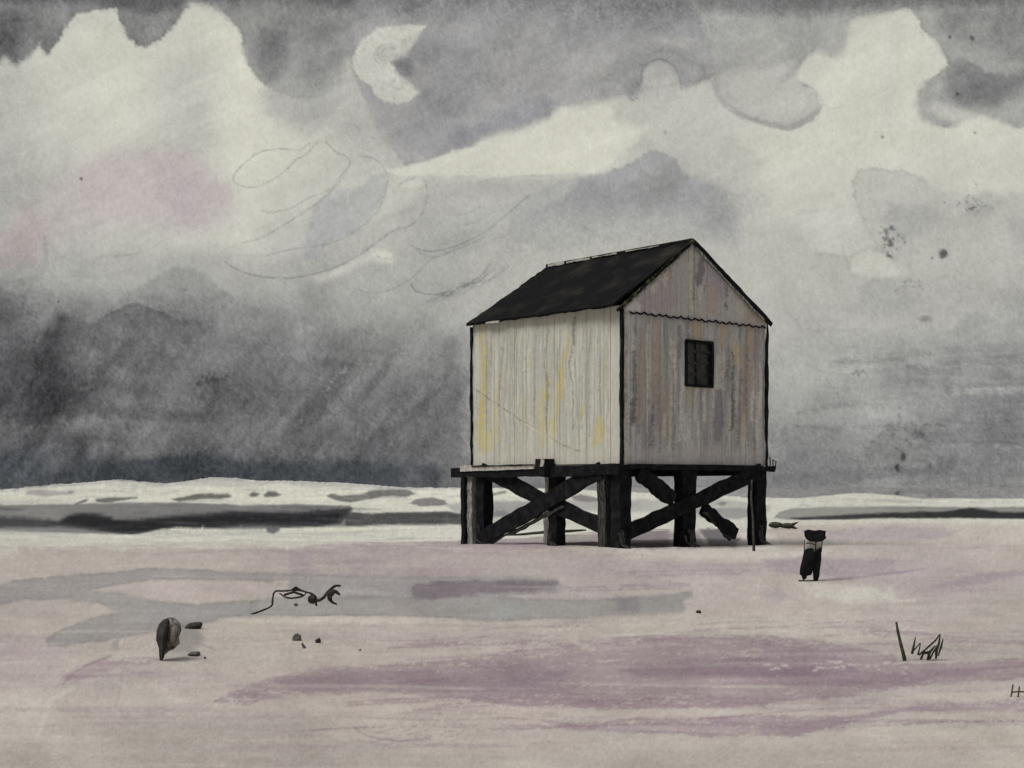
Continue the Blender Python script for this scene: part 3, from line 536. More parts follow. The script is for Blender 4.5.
def right_wall_sheet():
    S = Sheet(605, 225, 785, 480, 130, 51, .5)
    S.c[:] = (130, 130, 128)
    S.c += noise(S.h, S.w, 2.0, .7, 9, 52, .01)[..., None] * 7
    def v(x, y0, y1, w, c, a=.6, so=2.0): S.line([(x, y0), (x + random.uniform(-.8, .8), (y0 + y1) / 2), (x + random.uniform(-1.2, 1.2), y1)], w, c, a, so, .8, .3, tooth=.1, warp=.8)
    for k in range(120):
        x = 626 + random.random() * 138; y0 = 325 + random.random() * 90
        v(x, y0, min(y0 + 25 + random.random() * 70, 458), random.uniform(1, 4), random.choice([(112, 108, 108), (150, 147, 140), (126, 116, 112), (160, 157, 148), (120, 113, 120), (84, 80, 80), (170, 167, 158), (100, 96, 98)]), .5, 1.0)
    v(629, 315, 455, 7, (150, 150, 147), .7); v(640, 330, 420, 9, (124, 112, 102), .6); v(655, 322, 400, 12, (128, 116, 104), .65); v(660, 400, 430, 8, (122, 104, 100), .5)
    v(696, 318, 342, 12, (140, 124, 104), .7); v(708, 330, 345, 8, (150, 144, 146), .6); v(722, 325, 345, 9, (138, 120, 98), .6); v(736, 345, 362, 10, (150, 134, 96), .55)
    v(750, 325, 352, 8, (138, 122, 102), .75); v(745, 350, 420, 12, (128, 112, 98), .5); v(757, 330, 390, 6, (118, 110, 112), .6); v(718, 356, 400, 6, (155, 152, 138), .6)
    v(690, 386, 402, 12, (134, 134, 100), .45); v(666, 385, 440, 8, (134, 122, 104), .5); v(744, 415, 445, 6, (156, 148, 118), .5); v(730, 400, 450, 5, (152, 150, 142), .5)
    v(719, 392, 440, 9, (92, 88, 92), .7); v(705, 425, 460, 8, (110, 105, 110), .6); v(700, 385, 420, 6, (118, 112, 120), .5); v(686, 415, 440, 6, (160, 158, 152), .5); v(664, 415, 435, 3, (165, 162, 160), .6)
    v(633, 350, 425, 4, (70, 70, 70), .6, 1.4); v(632, 400, 424, 5, (70, 68, 72), .6); v(630, 425, 445, 3, (95, 92, 95), .5); v(675, 350, 380, 1.2, (170, 168, 160), .7)
    v(732, 350, 396, 1.4, (60, 60, 58), .7, .8); v(733, 395, 430, 3, (66, 64, 62), .7, 1.2); v(748, 330, 450, 1.2, (84, 80, 78), .5, .8); v(741, 370, 450, 1.2, (84, 80, 78), .5, .8); v(755, 400, 455, 1.2, (84, 80, 78), .5, .8); v(727, 345, 380, 1.2, (90, 86, 80), .5, .8)
    v(688, 318, 345, 1.2, (80, 76, 76), .6, .8); v(761, 335, 455, 2.5, (158, 154, 148), .5, 1)
    S.wash([(622, 448), (766, 452), (766, 470), (622, 470)], (142, 137, 136), .5, 5)
    # gable
    W = S.wash
    W([(618, 312), (690, 238), (770, 326), (720, 322), (680, 315), (640, 310)], (134, 132, 128), .9, 1.5)
    W([(640, 290), (668, 270), (678, 300), (665, 312), (636, 308)], (130, 121, 123), .7, 4); v(652, 280, 290, 8, (158, 156, 140), .6); v(664, 265, 285, 4, (165, 158, 150), .6); v(668, 266, 282, 6, (136, 114, 104), .5)
    v(690, 246, 310, 4, (150, 148, 128), .7); v(699, 262, 284, 8, (84, 80, 86), .75, 2); v(700, 286, 305, 5, (152, 150, 150), .6); v(693, 250, 300, 1.4, (90, 88, 84), .6, 1); v(697, 285, 308, 1.2, (90, 88, 84), .5, 1); v(705, 280, 300, 1.2, (84, 80, 80), .5, 1)
    W([(703, 262), (722, 275), (728, 300), (712, 300)], (124, 116, 124), .6, 4); v(712, 288, 312, 10, (140, 122, 112), .6); v(728, 282, 316, 5, (142, 140, 134), .6); W([(735, 290), (750, 305), (745, 318), (732, 312)], (150, 148, 136), .6, 3)
    W([(745, 300), (765, 322), (745, 322)], (130, 112, 100), .5, 4); W([(616, 312), (632, 300), (640, 305), (632, 313)], (158, 155, 155), .8, 2); v(640, 302, 312, 5, (134, 112, 122), .5); v(725, 280, 310, 1.4, (70, 68, 70), .6, 1)
    S.c += S.n4[..., None] * 4.5
    return S

# ---------------------------------------------------------------- mesh helpers
def put(name, data, parent=None):
    o = bpy.data.objects.new(name, data); COL.objects.link(o)
    if parent is not None: o.parent = parent
    return o
def tag(o, label=None, cat=None, group=None, kind=None):
    if label: o['label'] = label
    if cat: o['category'] = cat
    if group: o['group'] = group
    if kind: o['kind'] = kind
    return o
def empty(name, loc, rz, label, cat, group=None):
    o = bpy.data.objects.new(name, None); COL.objects.link(o); o.location = loc; o.rotation_euler = (0, 0, rz); o.empty_display_size = .2
    return tag(o, label, cat, group)

def sheet_mesh(name, P, C, mat, parent=None, skip=None, flip=False, smooth_=True):
    """P rows x cols x 3 points, C the pigment of each (linear)"""
    nr, nc = P.shape[:2]
    idx = np.arange(nr * nc).reshape(nr, nc)
    q = np.stack([idx[:-1, :-1], idx[:-1, 1:], idx[1:, 1:], idx[1:, :-1]], -1)
    if skip is not None: q = q[~skip]
    q = q.reshape(-1, 4)
    if flip: q = q[:, ::-1]
    me = bpy.data.meshes.new(name); n = len(q)
    me.vertices.add(nr * nc); me.vertices.foreach_set('co', P.astype(np.float32).ravel())
    me.loops.add(n * 4); me.loops.foreach_set('vertex_index', q.astype(np.int32).ravel())
    me.polygons.add(n); me.polygons.foreach_set('loop_start', (np.arange(n) * 4).astype(np.int32)); me.polygons.foreach_set('loop_total', np.full(n, 4, np.int32))
    me.update(calc_edges=True)
    at = me.color_attributes.new('pigment', 'FLOAT_COLOR', 'POINT')
    c4 = np.ones((nr * nc, 4), np.float32); c4[:, :3] = C.reshape(-1, 3); at.data.foreach_set('color', c4.ravel())
    if smooth_: me.polygons.foreach_set('use_smooth', np.ones(n, bool))
    me.materials.append(mat)
    return put(name, me, parent)

class MB:
    def __init__(s): s.v, s.f = [], []
    def add(s, v, f):
        b = len(s.v); s.v += [tuple(p) for p in v]; s.f += [tuple(i + b for i in q) for q in f]
    def bar(s, p0, p1, wdir, w, tdir, t, n=8, jit=.0, w1=None):
        """a board from p0 to p1, hand-cut: w across wdir, t through tdir"""
        p0, p1, wd, td = map(lambda a: np.array(a, float), (p0, p1, wdir, tdir))
        wd /= np.linalg.norm(wd); td /= np.linalg.norm(td); w1 = w if w1 is None else w1
        vs, fs = [], []; j1 = j2 = 0
        for k in range(n + 1):
            a = k / n; c = p0 * (1 - a) + p1 * a; ww = w * (1 - a) + w1 * a
            j1 = .6 * j1 + random.uniform(-jit, jit); j2 = .6 * j2 + random.uniform(-jit, jit)
            for sw, st_ in ((-1, -1), (1, -1), (1, 1), (-1, 1)):
                vs.append(c + wd * (sw * ww / 2 + (j1 if sw > 0 else j2)) + td * (st_ * t / 2))
        for k in range(n):
            for m in range(4):
                a, b = 4 * k + m, 4 * k + (m + 1) % 4; fs.append((a, b, b + 4, a + 4))
        fs += [(3, 2, 1, 0), (4 * n, 4 * n + 1, 4 * n + 2, 4 * n + 3)]
        s.add(vs, fs)
    def box(s, lo, hi, jit=0):
        x0, y0, z0 = lo; x1, y1, z1 = hi
        v = [(x, y, z) for z in (z0, z1) for x, y in ((x0, y0), (x1, y0), (x1, y1), (x0, y1))]
        v = [tuple(c + random.uniform(-jit, jit) for c in p) for p in v]
        s.add(v, [(3, 2, 1, 0), (4, 5, 6, 7), (0, 1, 5, 4), (1, 2, 6, 5), (2, 3, 7, 6), (3, 0, 4, 7)])
    def tube(s, pts, rs, n=7, jit=0):
        pts = [np.array(p, float) for p in pts]; vs, fs = [], []
        for k, p in enumerate(pts):
            d = pts[min(k + 1, len(pts) - 1)] - pts[max(k - 1, 0)]; d /= np.linalg.norm(d) + 1e-9
            a = np.cross(d, (0, 1, 0)) if abs(d[1]) < .9 else np.cross(d, (1, 0, 0)); a /= np.linalg.norm(a); b = np.cross(d, a)
            r = rs[k] if not np.isscalar(rs) else rs
            for m in range(n):
                t = 2 * math.pi * m / n; rr = r * (1 + random.uniform(-jit, jit)); vs.append(p + rr * (math.cos(t) * a + math.sin(t) * b))
        for k in range(len(pts) - 1):
            for m in range(n): fs.append((k * n + m, k * n + (m + 1) % n, (k + 1) * n + (m + 1) % n, (k + 1) * n + m))
        fs += [tuple(range(n))[::-1], tuple((len(pts) - 1) * n + m for m in range(n))]
        s.add(vs, fs)
    def lump(s, c, r, seed=0, rough=.2, nu=14, nv=9):
        rr = random.Random(seed); k = [(rr.gauss(0, 1), rr.gauss(0, 1), rr.gauss(0, 1), rr.random() * 6) for _ in range(6)]
        vs, fs = [], []
        for j in range(nv + 1):
            ph = math.pi * j / nv
            for i in range(nu):
                th = 2 * math.pi * i / nu; d = (math.sin(ph) * math.cos(th), math.sin(ph) * math.sin(th), math.cos(ph))
                q = 1 + rough * sum(math.sin(2.2 * (a * d[0] + b * d[1] + e * d[2]) + o) for a, b, e, o in k) / 3
                vs.append((c[0] + r[0] * q * d[0], c[1] + r[1] * q * d[1], c[2] + r[2] * q * d[2]))
        for j in range(nv):
            for i in range(nu): fs.append((j * nu + i, (j + 1) * nu + i, (j + 1) * nu + (i + 1) % nu, j * nu + (i + 1) % nu))
        s.add(vs, fs)
    def build(s, name, mat, parent=None, smooth_=False):
        me = bpy.data.meshes.new(name); me.from_pydata(s.v, [], s.f); me.validate(); me.materials.append(mat)
        if smooth_:
            for p in me.polygons: p.use_smooth = True
        return put(name, me, parent)

# ---------------------------------------------------------------- materials
def new_mat(name):
    m = bpy.data.materials.new(name); m.use_nodes = True; nt = m.node_tree; nt.nodes.clear(); return m, nt, nt.nodes, nt.links
def pigment_mat(name, rough=.95, spec=.1, grain=.05, scale=8, bump=.0, detail=10, emit=False, stretch=(1, 1, 1)):
    m, nt, N, K = new_mat(name)
    out = N.new('ShaderNodeOutputMaterial'); at = N.new('ShaderNodeAttribute'); at.attribute_name = 'pigment'
    tc = N.new('ShaderNodeTexCoord'); mp = N.new('ShaderNodeMapping'); mp.inputs['Scale'].default_value = stretch; K.new(tc.outputs['Object'], mp.inputs[0])
    no = N.new('ShaderNodeTexNoise'); no.inputs['Scale'].default_value = scale; no.inputs['Detail'].default_value = detail; no.inputs['Roughness'].default_value = .7
    K.new(mp.outputs[0], no.inputs['Vector'])
    mr = N.new('ShaderNodeMapRange'); mr.inputs['From Min'].default_value = .25; mr.inputs['From Max'].default_value = .75; mr.inputs['To Min'].default_value = 1 - grain; mr.inputs['To Max'].default_value = 1 + grain
    K.new(no.outputs['Fac'], mr.inputs['Value'])
    vm = N.new('ShaderNodeVectorMath'); vm.operation = 'SCALE'; K.new(at.outputs['Color'], vm.inputs[0]); K.new(mr.outputs[0], vm.inputs['Scale'])
    if emit:
        em = N.new('ShaderNodeEmission'); em.inputs['Strength'].default_value = 1.0; K.new(vm.outputs[0], em.inputs['Color']); K.new(em.outputs[0], out.inputs[0])
    else:
        b = N.new('ShaderNodeBsdfPrincipled'); b.inputs['Roughness'].default_value = rough; b.inputs['Specular IOR Level'].default_value = spec
        K.new(vm.outputs[0], b.inputs['Base Color']); K.new(b.outputs[0], out.inputs[0])
        if bump:
            bp = N.new('ShaderNodeBump'); bp.inputs['Strength'].default_value = bump; bp.inputs['Distance'].default_value = .03
            K.new(no.outputs['Fac'], bp.inputs['Height']); K.new(bp.outputs[0], b.inputs['Normal'])
    return m
def flat_mat(name, c0, c1, rough=.9, spec=.1, scale=6, stretch=(1, 1, 1), bump=.3, detail=8, mid=(.35, .65)):
    m, nt, N, K = new_mat(name)
    out = N.new('ShaderNodeOutputMaterial'); tc = N.new('ShaderNodeTexCoord'); mp = N.new('ShaderNodeMapping'); mp.inputs['Scale'].default_value = stretch; K.new(tc.outputs['Object'], mp.inputs[0])
    no = N.new('ShaderNodeTexNoise'); no.inputs['Scale'].default_value = scale; no.inputs['Detail'].default_value = detail; no.inputs['Roughness'].default_value = .65; K.new(mp.outputs[0], no.inputs['Vector'])
    cr = N.new('ShaderNodeValToRGB'); cr.color_ramp.elements[0].position, cr.color_ramp.elements[1].position = mid
    cr.color_ramp.elements[0].color = (*lin(c0), 1); cr.color_ramp.elements[1].color = (*lin(c1), 1); K.new(no.outputs['Fac'], cr.inputs[0])
    b = N.new('ShaderNodeBsdfPrincipled'); b.inputs['Roughness'].default_value = rough; b.inputs['Specular IOR Level'].default_value = spec
    K.new(cr.outputs[0], b.inputs['Base Color']); K.new(b.outputs[0], out.inputs[0])
    bp = N.new('ShaderNodeBump'); bp.inputs['Strength'].default_value = bump; bp.inputs['Distance'].default_value = .01; K.new(no.outputs['Fac'], bp.inputs['Height']); K.new(bp.outputs[0], b.inputs['Normal'])
    return m

# albedo = pigment / light that reaches the surface
K_SAND, K_SEA, K_LEFT, K_RIGHT = .92, .90, .74, .48
M = dict(
    sky=pigment_mat('cloudy_sky', grain=.02, scale=.02, emit=True),
    sand=pigment_mat('damp_sand', grain=.06, scale=3, bump=.12, detail=14),
    sea=pigment_mat('storm_sea', rough=.6, spec=.08, grain=.06, scale=1.2, bump=.1, detail=8),
    paint=pigment_mat('cream_painted_boards', grain=.05, scale=9, bump=.3, stretch=(6, 6, .6)),
    weathered=pigment_mat('weathered_grey_brown_boards', grain=.08, scale=9, bump=.3, stretch=(6, 6, .6)),
    tar=flat_mat('tarred_roof_felt', (12, 12, 14), (44, 43, 35), scale=1.1, mid=(.5, .72)),
    ink=flat_mat('tarred_timber', (18, 18, 21), (44, 44, 46), scale=5, mid=(.4, .75)),
    ink2=flat_mat('worn_tarred_timber', (30, 30, 30), (82, 82, 78), scale=7, stretch=(4, 4, .6), mid=(.4, .62)),
    pale=flat_mat('pale_salt_bleached_wood', (150, 146, 138), (205, 202, 192), scale=7),
    chalk=flat_mat('chalky_white_paint', (214, 212, 204), (240, 238, 230), scale=9),
    olive=flat_mat('mossy_black_board', (24, 24, 22), (92, 92, 70), scale=5, mid=(.5, .62)),
    worn=flat_mat('worn_grey_driftwood', (52, 51, 48), (148, 142, 134), scale=9, stretch=(2, 2, .8), mid=(.36, .6)),
    grey=flat_mat('grey_bleached_wood', (92, 92, 88), (176, 174, 166), scale=8, stretch=(5, 5, .5), mid=(.4, .6)),
    glass=flat_mat('dark_dirty_glass', (22, 24, 24), (66, 70, 60), rough=.35, spec=.4, scale=9, mid=(.4, .7)),
    weed=flat_mat('dry_weed_and_twigs', (40, 42, 38), (78, 80, 66), scale=20),
    drift=flat_mat('dark_driftwood', (34, 33, 32), (74, 72, 68), scale=14),
    stone=flat_mat('dark_stone', (44, 43, 43), (112, 108, 106), scale=9),
    back=flat_mat('plain_grey_boards', (110, 106, 102), (150, 146, 140), scale=6, stretch=(6, 6, .5)),
)

# ---------------------------------------------------------------- ground shape
def shore(px):                       # distance of the waterline along each bearing
    return np.interp(px, [-3000, -300, 420, 520, 700, 790, 1024, 4000], [51, 51, 51, 55, 70, 82, 83, 87])
def sand_z(px, d):
    ds = shore(px)
    t = np.clip((d - 24) / 17, 0, 1); z = -.17 * t * t * (3 - 2 * t)
    z = z - .017 * np.clip(d - 41, 0, 5.5)
    return z - .10 * (np.maximum(d, 46.5) - 46.5) / (ds - 46.5)
SEA = -.36
def sand_rough(x, d):
    w = np.clip((d - 6) / 10, 0, 1) * np.clip((56 - d) / 8, 0, 1)
    return w * (.016 * np.sin(x * 2.3 + d * .7) * np.sin(d * 1.9 - x * .5) + .012 * np.sin(x * 5.1 - d * 1.3 + 2) * np.sin(d * 3.1 + x) + .02 * np.sin(x * .7 + 1) * np.sin(d * .45 + x * .2))
def bx(px, d): return (px - CX) / F * d
def at(px, py, d): return np.array(((px - CX) / F * d, d, EYE + (HY - py) / F * d))
def on_sand(px, py):
    d = 12.0
    for _ in range(80): d = .5 * d + .5 * (EYE - float(sand_z(px, d) + sand_rough(bx(px, d), d))) * F / (py - HY)
    return np.array((bx(px, d), d, float(sand_z(px, d) + sand_rough(bx(px, d), d)))), d

def cols_px(step=1.35):
    mid = np.arange(-60, 1084, step); far = np.array([60, 140, 260, 420, 700, 1200, 2200, 4200, 9000, 20000.])
    return np.concatenate([-60 - far[::-1], mid, mid[-1] + far])

# sand
sand = sand_sheet()
px = cols_px(1.35)
yy = np.concatenate([np.arange(840, 560, -1.1), np.arange(560, 536, -.8)])
d = np.concatenate([[-60, -20, -5, .5, 2.5, 5.0], EYE * F / (yy - HY)]); d = np.concatenate([d, np.arange(46.0, 90, .35)])
d = np.unique(np.round(d, 4))
PX, Dm = np.meshgrid(px, d)
Xw = bx(PX, np.maximum(Dm, 5.0)); Z = sand_z(PX, Dm) + sand_rough(Xw, Dm)
PYm = HY + (EYE - Z) * F / np.maximum(Dm, 5.0)
P = np.stack([Xw, Dm, Z], -1)
Csand = lin(sand.at(PX, PYm)) / K_SAND
tag(sheet_mesh('ground', P, np.clip(Csand, 0, .9), M['sand'], flip=False), kind='structure')

# sky: a wall of cloud all round, open to the world sky overhead
sky = sky_sheet()
R = 2500.0
st = 1.3 / F
az = np.concatenate([-np.geomspace(.372, math.pi - .0001, 60)[::-1], np.arange(-.37, .37, st), np.geomspace(.372, math.pi - .0001, 60)])
el = np.concatenate([[-.02, -.006], np.arange(-.003, .345, st), np.geomspace(.36, .9, 18)])
AZ, EL = np.meshgrid(az, el)
pxs = CX + F * np.where(np.abs(AZ) < .45, np.tan(np.clip(AZ, -.45, .45)), np.sign(AZ) * (math.tan(.45) + (np.abs(AZ) - .45)))
pys = HY - F * EL / np.cos(np.clip(AZ, -.7, .7))
Csky = lin(sky.at(pxs, pys))
up = np.clip((EL - .36) / .5, 0, 1)[..., None]
Csky = Csky * (1 - up) + lin(np.array([165, 166, 168.])) * up
P = np.stack([R * np.sin(AZ), R * np.cos(AZ), EYE + R * EL], -1)
tag(sheet_mesh('sky', P, Csky, M['sky'], flip=True), kind='structure')

# sea: shore wash, one near swell, a far line of breakers
sea = sea_sheet()
px = cols_px(1.6)
d = np.concatenate([np.arange(48, 56, .5), np.arange(56, 68, .12), np.arange(68, 83, .3), np.arange(83, 92, .12), 92 * 1.012 ** np.arange(0, 60), np.arange(189, 206, .3), 206 * 1.02 ** np.arange(0, 125)])
d = np.unique(np.round(d, 3)); d = d[d < 2350]
PX, Dm = np.meshgrid(px, d)
dw = np.interp(PX, [-400, 460, 780, 1400], [62.5, 64, 85, 86])
crest_y = np.interp(PX, [-400, 0, 60, 90, 180, 240, 350, 400, 450, 480, 560, 762, 773, 782, 795, 830, 1024, 1400], [505, 505, 505, 503.5, 502.5, 505, 506, 512, 512, 516, 520, 520, 518, 511, 508.5, 507, 507, 507])
hc = np.clip((EYE - (crest_y - HY) * (dw + 1.6) / F) - SEA, 0, 2)
t = (Dm - dw)
prof = np.where(t < 1.6, np.clip(t / 1.6, 0, 1), np.exp(-np.clip(t - 1.6, 0, 99) / 5.5)); prof = np.where(t < 1.6, prof * prof * (3 - 2 * prof), prof)
Z = SEA + hc * prof
fy = np.interp(PX, [-400, 0, 30, 55, 80, 105, 120, 140, 165, 190, 210, 235, 256, 290, 340, 370, 400, 440, 470, 560, 770, 800, 830, 850, 872, 900, 920, 1024, 1400], [489, 490, 486.5, 484.5, 483, 480.5, 479, 481, 483.5, 480.5, 477.5, 477.5, 480.5, 480.5, 482.5, 485, 487, 487, 486.5, 489, 497.5, 498, 495.5, 493.5, 493.5, 496, 498.5, 499, 499])
rag = noise(8, len(px), 1.4, 1, 1, 5)[2][None, :]
hb = np.clip(EYE - (fy + rag * .45 - HY) * 198 / F - SEA, .02, 4)
tb = Dm - 192
pb = np.where(tb < 6, np.clip(tb / 6, 0, 1), np.exp(-np.clip(tb - 6, 0, 999) / 9)); pb = np.where(tb < 6, pb * pb * (3 - 2 * pb), pb)
Z = Z + hb * pb
Z = Z + .018 * np.sin(Dm * 1.7 + PX * .03) * np.sin(PX * .011 + Dm * .4)
PYm = HY + (EYE - Z) * F / Dm
P = np.stack([bx(PX, Dm), Dm, Z], -1)
Csea = lin(sea.at(PX, np.clip(PYm, 472, 556)))
far = np.clip((Dm - 206) / 40, 0, 1)[..., None]
farcol = lin(sky.at(PX, 478 - (PYm - HY) * 1.3))
Csea = Csea * (1 - far) + farcol * far
tag(sheet_mesh('sea', P, np.clip(Csea / K_SEA, 0, .9), M['sea'], flip=False), kind='structure')

# ---------------------------------------------------------------- the hut on stilts
C0 = np.array((2.88, 41.33, 0.0)); e1 = np.array((-4.07, 4.79, 0)); L1 = np.linalg.norm(e1); e1 /= L1; e2 = np.array((4.525, 3.84, 0)); L2 = np.linalg.norm(e2); e2 /= L2
up_ = np.array((0, 0, 1.0)); ZB, ZT, ZA = EYE + .60, EYE + 4.72, EYE + 6.80      # wall foot, wall top, ridge
rz = math.atan2(e2[1], e2[0])
hut = empty('stilt_hut', tuple(C0), rz, 'cream and grey wooden beach hut with black pitched roof, standing on crossed black stilts', 'hut')
# local frame: x along e2 (gable side), y along e1 (long side)
def loc(u, v, z): return (v, u, z)                     # u metres along the long side, v along the gable side
def world(u, v, z): return C0 + e1 * u + e2 * v + up_ * z
def proj(Pw):
    return CX + F * Pw[..., 0] / Pw[..., 1], HY - F * (Pw[..., 2] - EYE) / Pw[..., 1]

def wall_sheet(name, sheet, side, length, z0, ztop, mat, k, hole=None, boards=22, seed=3, off=0.0):
    """boards as relief in one sheet; side 'long' or 'gable'"""
    rs = np.random.RandomState(seed)
    nu, nv = int(length / .022), int((5.0) / .03)
    U = np.linspace(0, length, nu); T = np.linspace(0, 1, nv)
    if hole: U = np.unique(np.concatenate([U, [hole[0], hole[1]]])); 
    UU, TT = np.meshgrid(U, T)
    bot = z0(UU) if callable(z0) else z0; top = ztop(UU) if callable(ztop) else ztop
    if hole:
        Tz = np.unique(np.concatenate([T, [(hole[2] - z0) / (ztop - z0), (hole[3] - z0) / (ztop - z0)]])); UU, TT = np.meshgrid(U, Tz)
    Zz = bot + (top - bot) * TT
    edges = np.cumsum(rs.uniform(.4, 1.6, boards)); edges = np.concatenate([[0], edges]) / edges[-1] * length
    lift = rs.uniform(-.008, .008, boards); bi = np.clip(np.searchsorted(edges, UU, side='right') - 1, 0, boards - 1)
    de = np.minimum(UU - edges[bi], edges[np.minimum(bi + 1, boards)] - UU)
    o = off + lift[bi] - .02 * np.exp(-(de / .012) ** 2)
    if side == 'long': Pl = np.stack([-o, UU, Zz], -1); Pw = C0 + e1 * UU[..., None] + up_ * Zz[..., None]
    else: Pl = np.stack([UU, -o, Zz], -1); Pw = C0 + e2 * UU[..., None] + up_ * Zz[..., None]
    qx, qy = proj(Pw)
    Cc = lin(sheet.at(qx, qy)) / k
    Cc = Cc * (1 - rs.uniform(.02, .45, boards)[bi] * np.exp(-(de / .013) ** 2))[..., None]      # colour darkened along the joints between boards
    skip = None
    if hole:
        cu = (UU[:-1, :-1] + UU[1:, 1:]) / 2; cz = (Zz[:-1, :-1] + Zz[1:, 1:]) / 2
        skip = (cu > hole[0]) & (cu < hole[1]) & (cz > hole[2]) & (cz < hole[3])
    return sheet_mesh(name, Pl, np.clip(Cc, 0, .9), mat, hut, skip, flip=(side == 'long'), smooth_=False)

lw, rw = left_wall_sheet(), right_wall_sheet()
wall_sheet('wall', lw, 'long', L1, ZB, ZT + .1, M['paint'], K_LEFT, boards=24, seed=4)['label'] = 'cream painted board wall with yellow stains'
# window opening on the gable side, found along the wall by its bearing
def v_at(pxv):
    k = (pxv - CX) / F; return (k * C0[1] - C0[0]) / (e2[0] - k * e2[1])
v0, v1 = v_at(685.5), v_at(711.5); dmid = C0[1] + e2[1] * (v0 + v1) / 2
wz0, wz1 = EYE + (HY - 386) / F * dmid, EYE + (HY - 342) / F * dmid
wall_sheet('wall', rw, 'gable', L2, ZB, ZT - .02, M['weathered'], K_RIGHT, hole=(v0, v1, wz0, wz1), boards=21, seed=6)['label'] = 'weathered grey-brown board wall with a small window'
# gable with a scalloped lower edge
def scal(U): return ZT - .03 - .05 * U / L2 - .055 * np.abs(np.sin(U / .285 * math.pi)) ** 1.0 + .012 * np.sin(U * 9)
VR = L2 / 2 - .22
def rake(U): return np.maximum(ZT + .03 + (ZA - ZT - .07) * (1 - np.where(U < VR, (VR - U) / VR, (U - VR) / (L2 - VR))), scal(U) + .02)
g = wall_sheet('gable_panel', rw, 'gable', L2, scal, rake, M['weathered'], K_RIGHT, boards=18, seed=9, off=.045)
g['label'] = 'triangular board gable with a scalloped lower edge'
mb = MB(); us = np.linspace(.32, L2 - .1, 150)
for a, b in zip(us[:-1], us[1:]): mb.bar(loc(-.065, a, float(scal(a))), loc(-.065, b, float(scal(b))), (0, 0, 1), .038 + random.uniform(-.008, .01), (0, 1, 0), .03, 1)
mb.build('scalloped_trim', M['ink'], hut)
# the two sides turned away, and the boxes that give the walls body
mb = MB(); mb.box((L2 - .1, .1, ZB), (L2, L1, ZT)); mb.build('wall', M['back'], hut)
mb = MB(); mb.box((.1, L1 - .1, ZB), (L2 - .102, L1 - .001, ZT)); mb.add([(.1, L1 - .1, ZT + .002), (L2 - .1, L1 - .1, ZT + .002), (L2 / 2, L1 - .1, ZA - .12), (.1, L1, ZT + .002), (L2 - .1, L1, ZT + .002), (L2 / 2, L1, ZA - .12)], [(0, 1, 2), (5, 4, 3), (0, 3, 4, 1), (1, 4, 5, 2), (2, 5, 3, 0)])
mb.build('wall', M['back'], hut)
mb = MB(); mb.box((.02, .14, ZB), (.1, L1 - .102, ZT - .02)); mb.box((.02, .2, ZB), (L2 - .102, .24, ZT - .02)); mb.build('inner_lining', M['back'], hut)

# window
win = MB(); fz = .06
def wl(v, o, z): return (v, -o, z)
for (a, b, wdir, ln) in (((v0 - .02, wz0), (v1 + .02, wz0), (0, 0, 1), 0), ((v0 - .02, wz1), (v1 + .02, wz1), (0, 0, 1), 0), ((v0, wz0), (v0, wz1), (1, 0, 0), 1), ((v1, wz0), (v1, wz1), (1, 0, 0), 1)):
    win.bar(wl(a[0], .01, a[1]), wl(b[0], .01, b[1]), wdir, .075, (0, 1, 0), .10, 6, .008)
w = win.build('window', M['ink'], hut)
mb = MB(); mb.box((v0, .05, wz0), (v1, .07, wz1)); mb.build('pane', M['glass'], w)
mb = MB()
mb.bar(wl((v0 + v1) / 2 + .03, -.02, wz0), wl((v0 + v1) / 2 - .01, -.02, wz1), (1, 0, 0), .17, (0, 1, 0), .05, 8, .012)
for z in (wz0 + .3, wz0 + .62, wz0 + .93): mb.bar(wl(v0, -.025, z), wl(v1, -.025, z + .03), (0, 0, 1), .06, (0, 1, 0), .03, 6, .012)
mb.build('glazing_bar', M['ink2'], w)

# corner boards: thin, slightly crooked
def corner_board(u, v, wdir, w0, tdir, z0=ZB - .04, z1=ZT, m='ink', j=.012):
    b = MB(); b.bar(loc(u, v, z0), loc(u, v, z1), wdir, w0, tdir, .07, 26, j); b.build('corner_board', M[m], hut)
corner_board(L1 - .01, -.035, (0, 1, 0), .05, (1, 0, 0), j=.026); corner_board(-.06, .0, (1, 0, 0), .075, (0, 1, 0), j=.026); corner_board(-.045, L2 - .02, (1, 0, 0), .055, (0, 1, 0), j=.026)
corner_board(-.05, .13, (1, 0, 0), .10, (0, 1, 0), m='pale')

def ridge_v(u): return L2 / 2 - .22 + .30 * u / L1
